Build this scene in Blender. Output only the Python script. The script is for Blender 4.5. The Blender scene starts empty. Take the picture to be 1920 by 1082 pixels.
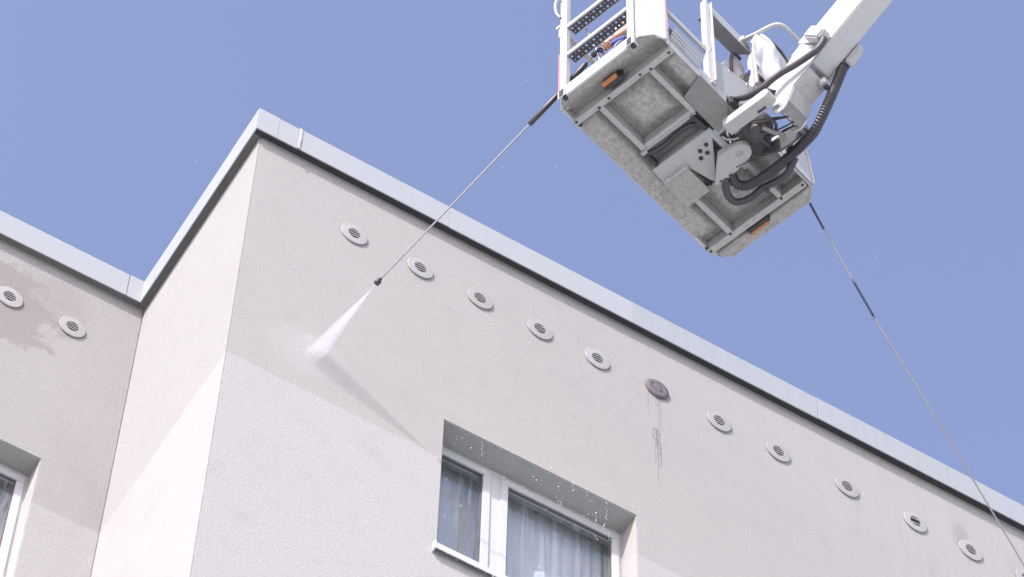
import bpy, bmesh, math, random
from mathutils import Vector, Matrix
random.seed(7)
R = math.radians
S = bpy.context.scene
C = S.collection

# ------------------------------------------------------------------ camera, sky, sun, exposure
ZT = 22.44                                   # roof edge above the ground
cam_d = bpy.data.cameras.new('camera'); cam = bpy.data.objects.new('camera', cam_d); C.objects.link(cam)
cam.location = (-4.64821, -12.0, ZT - 20.84416)
cam.rotation_euler = (2.54351736, -0.01881762, -0.54826509)
cam_d.sensor_width = 36.0; cam_d.lens = 112.5; cam_d.clip_end = 3000; cam_d.clip_start = 0.1
S.camera = cam

SUN = Vector((1.63, 1.0, -1.5)).normalized()             # direction the light travels
w = bpy.data.worlds.new('World'); S.world = w; w.use_nodes = True
nt = w.node_tree; nt.nodes.clear()
sky = nt.nodes.new('ShaderNodeTexSky'); sky.sky_type = 'NISHITA'; sky.sun_disc = False
sky.sun_elevation = math.asin(-SUN.z); sky.sun_rotation = math.atan2(-SUN.x, -SUN.y)
sky.altitude = 100; sky.air_density = 1.0; sky.dust_density = 2.2; sky.ozone_density = 3.0
hs = nt.nodes.new('ShaderNodeMix'); hs.data_type = 'RGBA'; hs.blend_type = 'MULTIPLY'
hs.inputs[0].default_value = 1.0; hs.inputs[7].default_value = (1.22, 0.95, 0.90, 1)
bg = nt.nodes.new('ShaderNodeBackground'); bg.inputs[1].default_value = 0.15
wo = nt.nodes.new('ShaderNodeOutputWorld')
nt.links.new(sky.outputs[0], hs.inputs[6]); nt.links.new(hs.outputs[2], bg.inputs[0]); nt.links.new(bg.outputs[0], wo.inputs[0])

sun_d = bpy.data.lights.new('sun', 'SUN'); sun = bpy.data.objects.new('sun', sun_d); C.objects.link(sun)
sun_d.energy = 2.2; sun_d.angle = R(0.5); sun_d.color = (1.0, 0.993, 0.968)
sun.rotation_euler = SUN.to_track_quat('-Z', 'Y').to_euler(); sun.location = (-20, -12, 40)
S.view_settings.view_transform = 'Standard'; S.view_settings.look = 'None'
S.view_settings.exposure = 1.28; S.view_settings.gamma = 1.0; S.view_settings.use_curve_mapping = False
S.cycles.volume_step_rate = 1.0; S.cycles.max_bounces = 10; S.cycles.volume_bounces = 8; S.cycles.transparent_max_bounces = 16

# ------------------------------------------------------------------ materials
class NB:
    """small node helper"""
    def __init__(self, name):
        self.m = bpy.data.materials.new(name); self.m.use_nodes = True
        self.t = self.m.node_tree; self.t.nodes.clear()
        self.out = self.n('ShaderNodeOutputMaterial'); self.b = self.n('ShaderNodeBsdfPrincipled')
        self.l(self.b.outputs[0], self.out.inputs[0]); self.co = self.n('ShaderNodeTexCoord')
    def n(self, k, **kw):
        x = self.t.nodes.new(k)
        for a, v in kw.items(): setattr(x, a, v)
        return x
    def l(self, a, b): self.t.links.new(a, b)
    def noise(self, scale, detail=4, rough=.55, stretch=None, dist=0, off=(0, 0, 0)):
        src = self.co.outputs['Object']
        if stretch or off != (0, 0, 0):
            mp = self.n('ShaderNodeMapping'); mp.inputs['Scale'].default_value = stretch or (1, 1, 1)
            mp.inputs['Location'].default_value = off
            self.l(src, mp.inputs[0]); src = mp.outputs[0]
        t = self.n('ShaderNodeTexNoise'); t.inputs['Scale'].default_value = scale
        t.inputs['Detail'].default_value = detail; t.inputs['Roughness'].default_value = rough
        t.inputs['Distortion'].default_value = dist
        self.l(src, t.inputs['Vector']); return t.outputs['Fac']
    def ramp(self, fac, a, b, lo=0., hi=1.):
        r = self.n('ShaderNodeMapRange'); r.inputs[1].default_value = a; r.inputs[2].default_value = b
        r.inputs[3].default_value = lo; r.inputs[4].default_value = hi
        self.l(fac, r.inputs[0]); return r.outputs[0]
    def math(self, op, a, b):
        x = self.n('ShaderNodeMath', operation=op)
        for i, v in enumerate((a, b)):
            if isinstance(v, (int, float)): x.inputs[i].default_value = v
            else: self.l(v, x.inputs[i])
        return x.outputs[0]
    def mix(self, fac, a, b):
        x = self.n('ShaderNodeMix', data_type='RGBA')
        if isinstance(fac, (int, float)): x.inputs[0].default_value = fac
        else: self.l(fac, x.inputs[0])
        for i, v in ((6, a), (7, b)):
            if isinstance(v, tuple): x.inputs[i].default_value = (*v, 1)
            else: self.l(v, x.inputs[i])
        return x.outputs[2]
    def color(self, c):
        if isinstance(c, tuple): self.b.inputs['Base Color'].default_value = (*c, 1)
        else: self.l(c, self.b.inputs['Base Color'])
    def set(self, rough=None, metal=None, spec=None):
        if rough is not None:
            if isinstance(rough, (int, float)): self.b.inputs['Roughness'].default_value = rough
            else: self.l(rough, self.b.inputs['Roughness'])
        if metal is not None: self.b.inputs['Metallic'].default_value = metal
        if spec is not None: self.b.inputs['Specular IOR Level'].default_value = spec
    def bump(self, h, dist, strength=1.0):
        x = self.n('ShaderNodeBump'); x.inputs['Distance'].default_value = dist; x.inputs['Strength'].default_value = strength
        self.l(h, x.inputs['Height']); self.l(x.outputs[0], self.b.inputs['Normal'])
    def sep(self):
        s = self.n('ShaderNodeSeparateXYZ'); self.l(self.co.outputs['Object'], s.inputs[0]); return s.outputs

def stucco(name, stain=None, upper=(.354, .361, .356), lower=(.410, .421, .423)):
    k = NB(name)
    s = k.sep()
    fine = k.noise(95, 4, .6); mid = k.noise(30, 2, .5); big = k.noise(1.1, 5, .6); blot = k.noise(3.5, 4, .6, off=(3, 8, 2))
    edge = k.math('ADD', s[2], k.ramp(k.noise(4, 3, .5), 0, 1, -.02, .02))
    up = k.ramp(edge, ZT - 3.056 - .012, ZT - 3.056 + .012)
    c = k.mix(up, lower, upper)
    c = k.mix(k.ramp(big, .4, .7, 0, .55), c, k.mix(.5, c, (.365, .372, .376)))
    c = k.mix(k.ramp(blot, .5, .75, 0, .22), c, (.262, .262, .262))
    c = k.mix(k.ramp(fine, .3, .45, .25, 0), c, (.20, .205, .207))
    grain = k.noise(70, 3, .65, off=(7, 1, 4)); speck = k.noise(150, 2, .5, off=(1, 5, 9))
    c = k.mix(k.ramp(grain, .36, .64, .42, 0), c, (.225, .228, .225)); c = k.mix(k.ramp(speck, .35, .65, .2, 0), c, (.215, .218, .215))
    if stain: c = stain(k, s, c)
    k.color(c); k.set(.92, spec=.2)
    k.bump(k.math('ADD', fine, k.math('MULTIPLY', mid, .25)), (.0068 if not name.endswith('side') else .003), .8)
    return k.m

def blob_mask(k, s, x, z, rx, rz, sharp=.35, nz=.5, scale=5):
    n1 = k.ramp(k.noise(scale, 5, .6), .2, .8, -nz, nz)
    dx = k.math('DIVIDE', k.math('SUBTRACT', s[0], x), rx); dz = k.math('DIVIDE', k.math('SUBTRACT', s[2], z), rz)
    d = k.math('ADD', k.math('ADD', k.math('MULTIPLY', dx, dx), k.math('MULTIPLY', dz, dz)), n1)
    return k.ramp(d, 1 - sharp, 1 + sharp, 1, 0)

def left_stain(k, s, c):
    m = blob_mask(k, s, -1.40, ZT - .98, .82, .50, .20, .95, 5.5)
    c = k.mix(k.math('MULTIPLY', m, .68), c, (.215, .206, .202))
    m2 = blob_mask(k, s, -.76, ZT - .66, .34, .26, .6, .6, 5)
    c = k.mix(k.math('MULTIPLY', m2, .4), c, (.225, .218, .218))
    drip = k.noise(16, 4, .6, stretch=(1, 1, .18))
    near = k.ramp(s[0], -.75, -.05)
    low = k.ramp(s[2], ZT - 3.06, ZT - 2.0, 1, .25)
    low2 = k.ramp(s[2], ZT - 3.09, ZT - 3.05, 0, 1)
    f = k.math('MULTIPLY', k.math('MULTIPLY', k.ramp(drip, .42, .62, .35, .8), near), k.math('MULTIPLY', low, low2))
    return k.mix(k.math('MULTIPLY', f, .55), c, (.228, .222, .222))

def right_stain(k, s, c):
    m = blob_mask(k, s, 6.44, ZT - .80, .075, .17, .9, .5, 12)
    c = k.mix(k.math('MULTIPLY', m, .34), c, (.14, .138, .14))
    drip = k.noise(9, 3, .5, stretch=(1, 1, .12))
    m2 = k.math('MULTIPLY', k.ramp(s[0], 4.4, 6.2), k.ramp(drip, .5, .68, 0, .22))
    c = k.mix(m2, c, (.24, .235, .245))
    m3 = blob_mask(k, s, .60, ZT - 2.6, .27, .23, .7, .5, 8)          # freshly washed patch round the jet
    return k.mix(k.math('MULTIPLY', m3, .3), c, (.385, .398, .402))

M = {}
M['facade'] = stucco('stucco_front', right_stain)
M['side'] = stucco('stucco_side', None, (.340, .358, .366), (.390, .412, .428))
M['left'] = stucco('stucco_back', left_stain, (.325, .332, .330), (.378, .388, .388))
M['reveal'] = stucco('stucco_reveal', None, (.44, .45, .455), (.44, .45, .455))

def metal_paint(name, col, rough=.42, dirt=(.30, .29, .28), amt=.3, scale=6, metal=0.0, streak=False, bump=.0008):
    k = NB(name)
    n1 = k.noise(scale, 6, .65); n2 = k.noise(scale * 7, 4, .6)
    c = k.mix(k.ramp(n1, .52, .78, 0, amt), col, dirt)
    c = k.mix(k.ramp(n2, .62, .72, 0, amt * .8), c, dirt)
    if streak:
        n3 = k.noise(14, 4, .6, stretch=(1, 1, .1))
        c = k.mix(k.ramp(n3, .5, .72, 0, .28), c, dirt)
    k.color(c); k.set(k.ramp(n1, .3, .7, rough - .08, rough + .12), metal)
    if bump: k.bump(n2, bump, .6)
    return k.m
M['fascia'] = metal_paint('fascia_coated_sheet', (.318, .346, .368), .45, (.285, .31, .33), .35, 1.3, bump=0)
M['fascia_old'] = metal_paint('fascia_dull_sheet', (.285, .318, .338), .5, (.215, .245, .25), .45, 2.2, streak=True, bump=0)
M['white'] = metal_paint('white_lift_paint', (.43, .45, .458), .35, (.26, .255, .245), .26, 7)
M['white_dirty'] = metal_paint('worn_white_paint', (.37, .385, .385), .45, (.25, .24, .23), .5, 14)
M['grey_paint'] = metal_paint('grey_white_paint', (.36, .385, .40), .42, (.36, .35, .34), .3, 8)
M['steel'] = metal_paint('bare_steel', (.55, .55, .56), .35, (.25, .24, .23), .4, 20, .8)
M['bolt'] = metal_paint('dark_bolt', (.045, .045, .05), .5, (.12, .11, .1), .3, 30)

def galv(name, base, spot, contrast=.5, scale=55, metal=.15):
    k = NB(name)
    v = k.n('ShaderNodeTexVoronoi'); v.inputs['Scale'].default_value = scale
    k.l(k.co.outputs['Object'], v.inputs['Vector'])
    n1 = k.noise(34, 6, .7, dist=.6); n2 = k.noise(4.5, 5, .6)
    n3 = k.noise(120, 3, .6, stretch=(1, 2.2, 1))
    sc = k.n('ShaderNodeSeparateColor'); k.l(v.outputs['Color'], sc.inputs[0])
    c = k.mix(k.math('MULTIPLY', sc.outputs[0], contrast * .55), base, spot)
    c = k.mix(k.ramp(n1, .48, .68, 0, contrast), c, spot)
    c = k.mix(k.ramp(n3, .56, .7, 0, contrast * .6), c, tuple(x * .55 for x in spot))
    c = k.mix(k.ramp(n2, .5, .72, 0, contrast * .8), c, tuple(x * .72 for x in base))
    k.color(c); k.set(.55, metal); k.bump(n1, .001, .5)
    return k.m
M['galv'] = galv('galvanised_floor', (.425, .42, .405), (.205, .204, .198), .95, 42)
M['galv_beam'] = galv('galvanised_beam', (.42, .425, .425), (.27, .272, .27), .6)
M['galv_dark'] = galv('weathered_plate', (.24, .25, .248), (.15, .155, .15), .55, 22)

def plain(name, col, rough=.5, metal=0, var=.25, scale=30, bump=0, spec=.5):
    k = NB(name); n = k.noise(scale, 4, .6)
    k.color(k.mix(k.ramp(n, .35, .7, 0, var), col, tuple(x * .55 for x in col))); k.set(rough, metal, spec)
    if bump: k.bump(n, bump)
    return k.m
M['rubber'] = plain('black_rubber', (.038, .038, .046), .42, 0, .35, 40)
M['hose_dark'] = plain('dark_hose_sheath', (.05, .05, .062), .5, 0, .3, 35)
M['sleeve'] = plain('dark_blue_sleeve', (.035, .04, .085), .5)
M['hose_grey'] = plain('grey_hose', (.27, .28, .28), .4, 0, .05)
M['lance'] = plain('steel_lance', (.26, .27, .29), .32, .6, .05, 20)
M['dark'] = plain('dark_cavity', (.018, .018, .02), .9, 0, .3, 10)
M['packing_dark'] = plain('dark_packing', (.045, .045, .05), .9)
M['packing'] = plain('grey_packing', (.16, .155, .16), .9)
M['orange'] = plain('orange_lens', (.42, .17, .05), .22, 0, .5, 25)
M['plastic_dark'] = plain('black_plastic', (.035, .035, .04), .4)
M['pvc'] = plain('white_pvc', (.47, .50, .52), .3, 0, .05, 3)
M['seal'] = plain('grey_seal', (.10, .10, .11), .6)
k = NB('white_vent_plastic'); oi = k.n('ShaderNodeObjectInfo'); n = k.noise(14, 4, .6); n2 = k.noise(5, 3, .5)
c = k.mix(k.ramp(oi.outputs['Random'], 0, 1, 0, 1), (.285, .288, .286), (.318, .325, .328)); c = k.mix(k.ramp(n, .45, .7, 0, .3), c, (.22, .218, .215)); k.color(c); k.set(.65); M['vent'] = k.m
M['gasket'] = plain('vent_gasket', (.12, .115, .115), .8)
M['slat'] = plain('vent_slat', (.33, .335, .34), .5, 0, .2, 30)
M['blue'] = plain('blue_hose', (.10, .14, .42), .4, 0, .2)
M['grip_blue'] = plain('pale_blue_trigger', (.36, .43, .72), .4, 0, .15)
M['grip'] = plain('dark_blue_grip', (.035, .045, .14), .45)
M['brass'] = plain('brass_fitting', (.55, .34, .20), .35, .6)
M['skin'] = plain('skin', (.58, .37, .30), .55, 0, .22, 60, 0)
M['shirt'] = plain('pale_pink_shirt', (.60, .49, .48), .85, 0, .2, 12)
M['trousers'] = plain('grey_trousers', (.12, .13, .16), .85, 0, .25, 14)
M['hair'] = plain('brown_hair', (.06, .04, .028), .6)
M['eye'] = plain('eye', (.12, .09, .07), .2)
M['red'] = plain('red_reflective', (.50, .22, .19), .4)
M['fabric'] = plain('white_sheet_fabric', (.50, .505, .51), .75, 0, .12, 9, .004)
M['cover_grey'] = plain('grey_plastic_cover', (.40, .41, .425), .4, 0, .1, 4)
M['trim'] = plain('dark_rubber_trim', (.05, .05, .055), .5)
M['room'] = plain('room_wall', (.45, .44, .43), .9)
M['ground'] = plain('pale_paving', (.50, .52, .495), .9, 0, .25, .6)
M['roof'] = plain('roof_felt', (.18, .18, .18), .9)

k = NB('cap_paint')
n = k.noise(28, 5, .7); n2 = k.noise(9, 4, .6)
c = k.mix(k.ramp(n, .42, .62), (.135, .125, .145), (.085, .075, .09)); c = k.mix(k.ramp(n2, .52, .66, 0, .55), c, (.185, .175, .195))
k.color(c); k.set(.75); k.bump(n, .003); M['cap'] = k.m

k = NB('drip_stain'); n = k.noise(60, 4, .65); n2 = k.noise(14, 3, .5)
k.color((.16, .14, .15)); k.set(.9)
tr = k.n('ShaderNodeBsdfTransparent'); mx = k.n('ShaderNodeMixShader')
k.l(k.math('MULTIPLY', k.ramp(n, .32, .66), k.ramp(n2, .3, .6, .35, .85)), mx.inputs[0]); k.l(tr.outputs[0], mx.inputs[1]); k.l(k.b.outputs[0], mx.inputs[2])
k.l(mx.outputs[0], k.out.inputs[0]); M['drip'] = k.m

k = NB('basket_weave_tread')                 # pressed basket-weave relief of the step plate
mp = k.n('ShaderNodeMapping'); mp.inputs['Rotation'].default_value = (0, 0, R(0)); k.l(k.co.outputs['Object'], mp.inputs[0])
ck = k.n('ShaderNodeTexChecker'); ck.inputs['Scale'].default_value = 62; k.l(mp.outputs[0], ck.inputs[0])
w1 = k.n('ShaderNodeTexWave', bands_direction='X'); w1.inputs['Scale'].default_value = 50; k.l(mp.outputs[0], w1.inputs[0])
w2 = k.n('ShaderNodeTexWave', bands_direction='Y'); w2.inputs['Scale'].default_value = 50; k.l(mp.outputs[0], w2.inputs[0])
mm = k.n('ShaderNodeMix', data_type='FLOAT'); k.l(ck.outputs['Fac'], mm.inputs[0]); k.l(w1.outputs['Fac'], mm.inputs[2]); k.l(w2.outputs['Fac'], mm.inputs[3])
n = k.noise(30, 5, .6)
c = k.mix(k.ramp(n, .42, .68, 0, .6), (.52, .515, .49), (.32, .315, .30)); c = k.mix(k.ramp(mm.outputs[0], .1, .5, .5, 0), c, (.24, .235, .225))
k.color(c); k.set(.5, .2); k.bump(mm.outputs[0], .003); M['tread'] = k.m
M['tread_under'] = galv('tread_underside', (.085, .085, .09), (.05, .05, .052), .5, 30)  # tread sheet metal; its dark tone also paints shade round the swivel

k = NB('window_glass')                        # thin wet pane: sees through, mirrors the sky, carries run-off streaks
tr = k.n('ShaderNodeBsdfTransparent'); tr.inputs[0].default_value = (.90, .925, .95, 1)
gl = k.n('ShaderNodeBsdfGlossy'); gl.inputs['Roughness'].default_value = .03
fr = k.n('ShaderNodeFresnel'); fr.inputs['IOR'].default_value = 1.52
st = k.noise(26, 4, .6, stretch=(1, 1, .06), dist=.3); st2 = k.noise(5, 3, .5)
m1 = k.n('ShaderNodeMixShader'); lw = k.n('ShaderNodeLayerWeight'); k.l(k.ramp(lw.outputs['Facing'], .30, .95, .10, .42), m1.inputs[0]); k.l(tr.outputs[0], m1.inputs[1]); k.l(gl.outputs[0], m1.inputs[2])
df = k.n('ShaderNodeBsdfTranslucent'); df.inputs[0].default_value = (.8, .82, .86, 1)
df2 = k.n('ShaderNodeBsdfDiffuse'); df2.inputs[0].default_value = (.8, .82, .86, 1)
ad = k.n('ShaderNodeMixShader'); ad.inputs[0].default_value = .5; k.l(df.outputs[0], ad.inputs[1]); k.l(df2.outputs[0], ad.inputs[2])
m2 = k.n('ShaderNodeMixShader'); k.l(k.math('MULTIPLY', k.ramp(st, .52, .75, 0, .38), k.ramp(st2, .35, .65, .15, 1)), m2.inputs[0])
k.l(m1.outputs[0], m2.inputs[1]); k.l(ad.outputs[0], m2.inputs[2]); k.l(m2.outputs[0], k.out.inputs[0]); M['glass'] = k.m

k = NB('sheer_curtain')
n = k.noise(40, 3, .5, stretch=(1, 1, .05)); k.color(k.mix(k.ramp(n, .3, .7), (.66, .73, .73), (.76, .82, .82))); k.set(.9)
tl = k.n('ShaderNodeBsdfTranslucent'); tl.inputs[0].default_value = (.8, .84, .86, 1); mx = k.n('ShaderNodeMixShader'); mx.inputs[0].default_value = .25
k.l(k.b.outputs[0], mx.inputs[1]); k.l(tl.outputs[0], mx.inputs[2]); k.l(mx.outputs[0], k.out.inputs[0]); M['curtain'] = k.m

def volume_mat(name, dens, noise_scale=None, lo=0, hi=1, a=.4, b=.65, stretch=None, color=(.96, .97, 1, 1)):
    k = NB(name); k.t.nodes.remove(k.b)
    v = k.n('ShaderNodeVolumePrincipled'); v.inputs['Color'].default_value = color
    v.inputs['Density'].default_value = dens; v.inputs['Anisotropy'].default_value = .25
    if noise_scale:
        n = k.noise(noise_scale, 4, .6, stretch=stretch); k.l(k.ramp(n, a, b, lo * dens, hi * dens), v.inputs['Density'])
    k.l(v.outputs[0], k.out.inputs['Volume']); return k.m
k = NB('water_spray_mist'); k.t.nodes.remove(k.b)          # thins out from the axis to the rim and along the throw
v = k.n('ShaderNodeVolumePrincipled'); v.inputs['Color'].default_value = (.74, .765, .83, 1); v.inputs['Anisotropy'].default_value = .1
x, y, z = k.sep(); zc = k.math('MAXIMUM', z, .03)
px_ = k.math('DIVIDE', x, zc); py_ = k.math('DIVIDE', k.math('DIVIDE', y, 1.75), zc)
rad = k.math('SQRT', k.math('ADD', k.math('MULTIPLY', px_, px_), k.math('MULTIPLY', py_, py_)), 0)
cm = k.n('ShaderNodeCombineXYZ'); k.l(px_, cm.inputs[0]); k.l(py_, cm.inputs[1]); k.l(k.math('MULTIPLY', z, .10), cm.inputs[2])
tx = k.n('ShaderNodeTexNoise'); tx.inputs['Scale'].default_value = 42; tx.inputs['Detail'].default_value = 3; k.l(cm.outputs[0], tx.inputs['Vector'])
dn = k.math('DIVIDE', 3.2, k.math('MAXIMUM', z, .05)); dn = k.math('MULTIPLY', dn, k.ramp(z, .42, .84, 1, .38))
dn = k.math('MULTIPLY', dn, k.ramp(rad, .084, .116, 1, 0)); dn = k.math('MULTIPLY', dn, k.ramp(tx.outputs['Fac'], .36, .62, .45, 1.5))
k.l(dn, v.inputs['Density']); k.l(v.outputs[0], k.out.inputs['Volume']); M['spray'] = k.m
M['splash'] = volume_mat('water_splash_mist', 1.3, 20, 0, 1, .42, .66, color=(.95, .96, 1, 1))
k = NB('water_drop'); k.color((.92, .94, .97)); k.set(.15, 0); M['drop'] = k.m

# ------------------------------------------------------------------ mesh helpers
class MB:
    """collects polygons; build() links them as one mesh object"""
    def __init__(self, f=None): self.v = []; self.f = []; self.mi = []; self.fn = f or (lambda p: p); self.smooth = []
    def add(self, vs, fs, smooth=False):
        o = len(self.v); self.v += [tuple(self.fn(tuple(p))) for p in vs]
        for f in fs: self.f.append([i + o for i in f]); self.smooth.append(smooth)
        return self
    def box(self, a, b):
        (x0, y0, z0), (x1, y1, z1) = a, b
        return self.add([(x0, y0, z0), (x1, y0, z0), (x1, y1, z0), (x0, y1, z0), (x0, y0, z1), (x1, y0, z1), (x1, y1, z1), (x0, y1, z1)],
                        [(0, 1, 2, 3), (4, 5, 6, 7), (0, 1, 5, 4), (1, 2, 6, 5), (2, 3, 7, 6), (3, 0, 4, 7)])
    def prism(self, pts, d):
        """polygon pts (3D, planar) pushed along vector d"""
        n = len(pts); q = [tuple(p[i] + d[i] for i in range(3)) for p in pts]
        return self.add(list(pts) + q, [tuple(range(n)), tuple(range(n, 2 * n))] + [(i, (i + 1) % n, n + (i + 1) % n, n + i) for i in range(n)])
    def bar(self, a, b, wd, ht, up=(0, 0, 1)):
        a, b = Vector(a), Vector(b); d = (b - a).normalized(); u = Vector(up); s = d.cross(u)
        if s.length < 1e-4: s = d.cross(Vector((0, 1, 0)))
        s.normalize(); u = s.cross(d).normalized(); s *= wd / 2; u *= ht / 2
        c = [-s - u, s - u, s + u, -s + u]
        return self.add([a + x for x in c] + [b + x for x in c], [(0, 1, 2, 3), (4, 5, 6, 7)] + [(i, (i + 1) % 4, 4 + (i + 1) % 4, 4 + i) for i in range(4)])
    def tube(self, pts, r, n=10, rad=None, caps=True):
        """r constant, or rad a list of radii per point"""
        P = [Vector(p) for p in pts]; prev = None; vs = []; fs = []
        for i, p in enumerate(P):
            d = (P[min(i + 1, len(P) - 1)] - P[max(i - 1, 0)]).normalized()
            if prev is None:
                s = d.cross(Vector((0, 0, 1)));  s = s if s.length > 1e-3 else d.cross(Vector((1, 0, 0)))
            else: s = prev - d * prev.dot(d)
            s.normalize(); prev = s; t = d.cross(s); rr = rad[i] if rad else r
            vs += [p + (s * math.cos(2 * math.pi * j / n) + t * math.sin(2 * math.pi * j / n)) * rr for j in range(n)]
        for i in range(len(P) - 1):
            for j in range(n): fs.append((i * n + j, i * n + (j + 1) % n, (i + 1) * n + (j + 1) % n, (i + 1) * n + j))
        self.add(vs, fs, True)
        if caps:
            o = len(self.v) - len(vs)
            self.f.append([o + j for j in range(n)]); self.f.append([o + (len(P) - 1) * n + j for j in range(n)]); self.smooth += [False, False]
        return self
    def lathe(self, prof, c, ax, n=28, ex=None):
        """profile [(radius, height along ax)] turned about ax through c"""
        ax = Vector(ax).normalized(); c = Vector(c)
        s = Vector(ex) if ex else (ax.cross(Vector((0, 0, 1))) if abs(ax.z) < .9 else ax.cross(Vector((1, 0, 0))))
        s.normalize(); t = ax.cross(s); vs = []; fs = []
        for r_, h in prof: vs += [c + ax * h + (s * math.cos(2 * math.pi * j / n) + t * math.sin(2 * math.pi * j / n)) * r_ for j in range(n)]
        for i in range(len(prof) - 1):
            for j in range(n): fs.append((i * n + j, i * n + (j + 1) % n, (i + 1) * n + (j + 1) % n, (i + 1) * n + j))
        return self.add(vs, fs, True)
    def build(self, name, mat, parent=None, bevel=0, seg=2, sharp=None, flat=False):
        me = bpy.data.meshes.new(name); me.from_pydata([tuple(x) for x in self.v], [], self.f)
        me.polygons.foreach_set('use_smooth', [bool(x) and not flat for x in self.smooth])
        bm = bmesh.new(); bm.from_mesh(me)
        bmesh.ops.remove_doubles(bm, verts=bm.verts, dist=1e-5)
        bmesh.ops.recalc_face_normals(bm, faces=bm.faces)
        if bevel:
            es = [e for e in bm.edges if len(e.link_faces) == 2 and e.calc_face_angle(0) > R(35)]
            bmesh.ops.bevel(bm, geom=es, offset=bevel, segments=seg, affect='EDGES', clamp_overlap=True)
        bm.to_mesh(me); bm.free()
        me.materials.append(mat); o = bpy.data.objects.new(name, me); C.objects.link(o)
        if parent: o.parent = parent
        return o

def spline(pts, n=8):
    P = [Vector(p) for p in pts]; out = []
    for i in range(len(P) - 1):
        p0, p1, p2, p3 = P[max(i - 1, 0)], P[i], P[i + 1], P[min(i + 2, len(P) - 1)]
        for j in range(n):
            t = j / n
            out.append(.5 * ((2 * p1) + (p2 - p0) * t + (2 * p0 - 5 * p1 + 4 * p2 - p3) * t * t + (3 * p1 - p0 - 3 * p2 + p3) * t ** 3))
    return out + [P[-1]]

def tag(o, label=None, cat=None, group=None, kind=None):
    if label: o['label'] = label
    if cat: o['category'] = cat
    if group: o['group'] = group
    if kind: o['kind'] = kind
    return o
def empty(name, loc, rz=0):
    o = bpy.data.objects.new(name, None); C.objects.link(o); o.location = loc; o.rotation_euler = (0, 0, rz); o.empty_display_size = .3; return o

# ------------------------------------------------------------------ ground
tag(MB().add([(-900, -900, 0), (900, -900, 0), (900, 900, 0), (-900, 900, 0)], [(0, 1, 2, 3)]).build('ground', M['ground']), 'pale paved ground below the building', None, None, 'structure')

# ------------------------------------------------------------------ building
bld = empty('apartment_building', (0, 0, 0))
tag(bld, 'pale stuccoed apartment building with flat roof, metal roof edge and round vents', 'building')
D = 1.886; WX1 = 14.0; WX0 = -9.0; DEEP = 12.0
Z = lambda z: ZT + z
WTOP = Z(-.02)
HEAD, SILLZ = Z(-2.61), Z(-4.03)
REV = .22

def wall_holes(name, mat, x0, x1, y, z0, z1, holes, depth):
    """front skin in plane y with rectangular openings and their reveals, going back by depth"""
    b = MB(); xs = sorted({x0, x1, *[h[0] for h in holes], *[h[1] for h in holes]}); zs = sorted({z0, z1, *[h[2] for h in holes], *[h[3] for h in holes]})
    for i in range(len(xs) - 1):
        for j in range(len(zs) - 1):
            xm, zm = (xs[i] + xs[i + 1]) / 2, (zs[j] + zs[j + 1]) / 2
            if any(h[0] < xm < h[1] and h[2] < zm < h[3] for h in holes): continue
            for yy in (y, y + depth):
                b.add([(xs[i], yy, zs[j]), (xs[i + 1], yy, zs[j]), (xs[i + 1], yy, zs[j + 1]), (xs[i], yy, zs[j + 1])], [(0, 1, 2, 3)])
    rects = [(x0, x1, z0, z1)] + list(holes)
    for (a, c, e, f) in rects:
        for p, q in (((a, e), (c, e)), ((c, e), (c, f)), ((c, f), (a, f)), ((a, f), (a, e))):
            # subdivide along the shared grid so the shell stays watertight
            t = xs if p[1] == q[1] else zs; k0, k1 = (p[0], q[0]) if p[1] == q[1] else (p[1], q[1])
            cut = [v for v in t if min(k0, k1) <= v <= max(k0, k1)]
            for m_ in range(len(cut) - 1):
                if p[1] == q[1]: A, B_ = (cut[m_], p[1]), (cut[m_ + 1], p[1])
                else: A, B_ = (p[0], cut[m_]), (p[0], cut[m_ + 1])
                b.add([(A[0], y, A[1]), (B_[0], y, B_[1]), (B_[0], y + depth, B_[1]), (A[0], y + depth, A[1])], [(0, 1, 2, 3)])
    o = b.build(name, mat, bld, bevel=.006, seg=2); o.data.materials.append(M['reveal'])
    for p in o.data.polygons:                         # smooth white render on the jambs of the openings
        if abs(p.normal.x) > .9 and any(h[0] - .01 < p.center.x < h[1] + .01 and h[2] < p.center.z < h[3] for h in holes): p.material_index = 1
    return o

W1 = (1.718, 3.333, SILLZ, HEAD)
W2 = (-2.15, -.547, Z(-3.98), Z(-2.56))
wall_holes('facade_wall', M['facade'], 0.0, WX1, 0.0, 0.0, WTOP, [W1], .36)
wall_holes('facade_wall', M['left'], WX0, -.002, D, 0.0, WTOP, [W2], .36)
MB().box((0.0, .364, 0), (.3, D + .36, WTOP)).build('side_wall', M['side'], bld)
# the return wall skin the photo shows, standing proud of the core behind it
MB().box((-.003, .0035, 0.0), (0.0, D - .0005, WTOP - .001)).build('wall_render', M['side'], bld)
MB().box((.305, .37, Z(-.30)), (WX1, DEEP, Z(-.24))).build('roof', M['roof'], bld)
MB().box((WX0, D + .37, Z(-.30)), (.295, DEEP, Z(-.24))).build('roof', M['roof'], bld)
MB().box((WX1 - .3, .37, 0), (WX1, DEEP, Z(-.31))).build('side_wall', M['side'], bld)
MB().box((WX0, D + .37, 0), (WX0 + .3, DEEP, Z(-.31))).build('side_wall', M['side'], bld)
MB().box((WX0 + .31, DEEP - .3, 0), (WX1 - .31, DEEP, Z(-.31))).build('back_wall', M['side'], bld)

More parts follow.
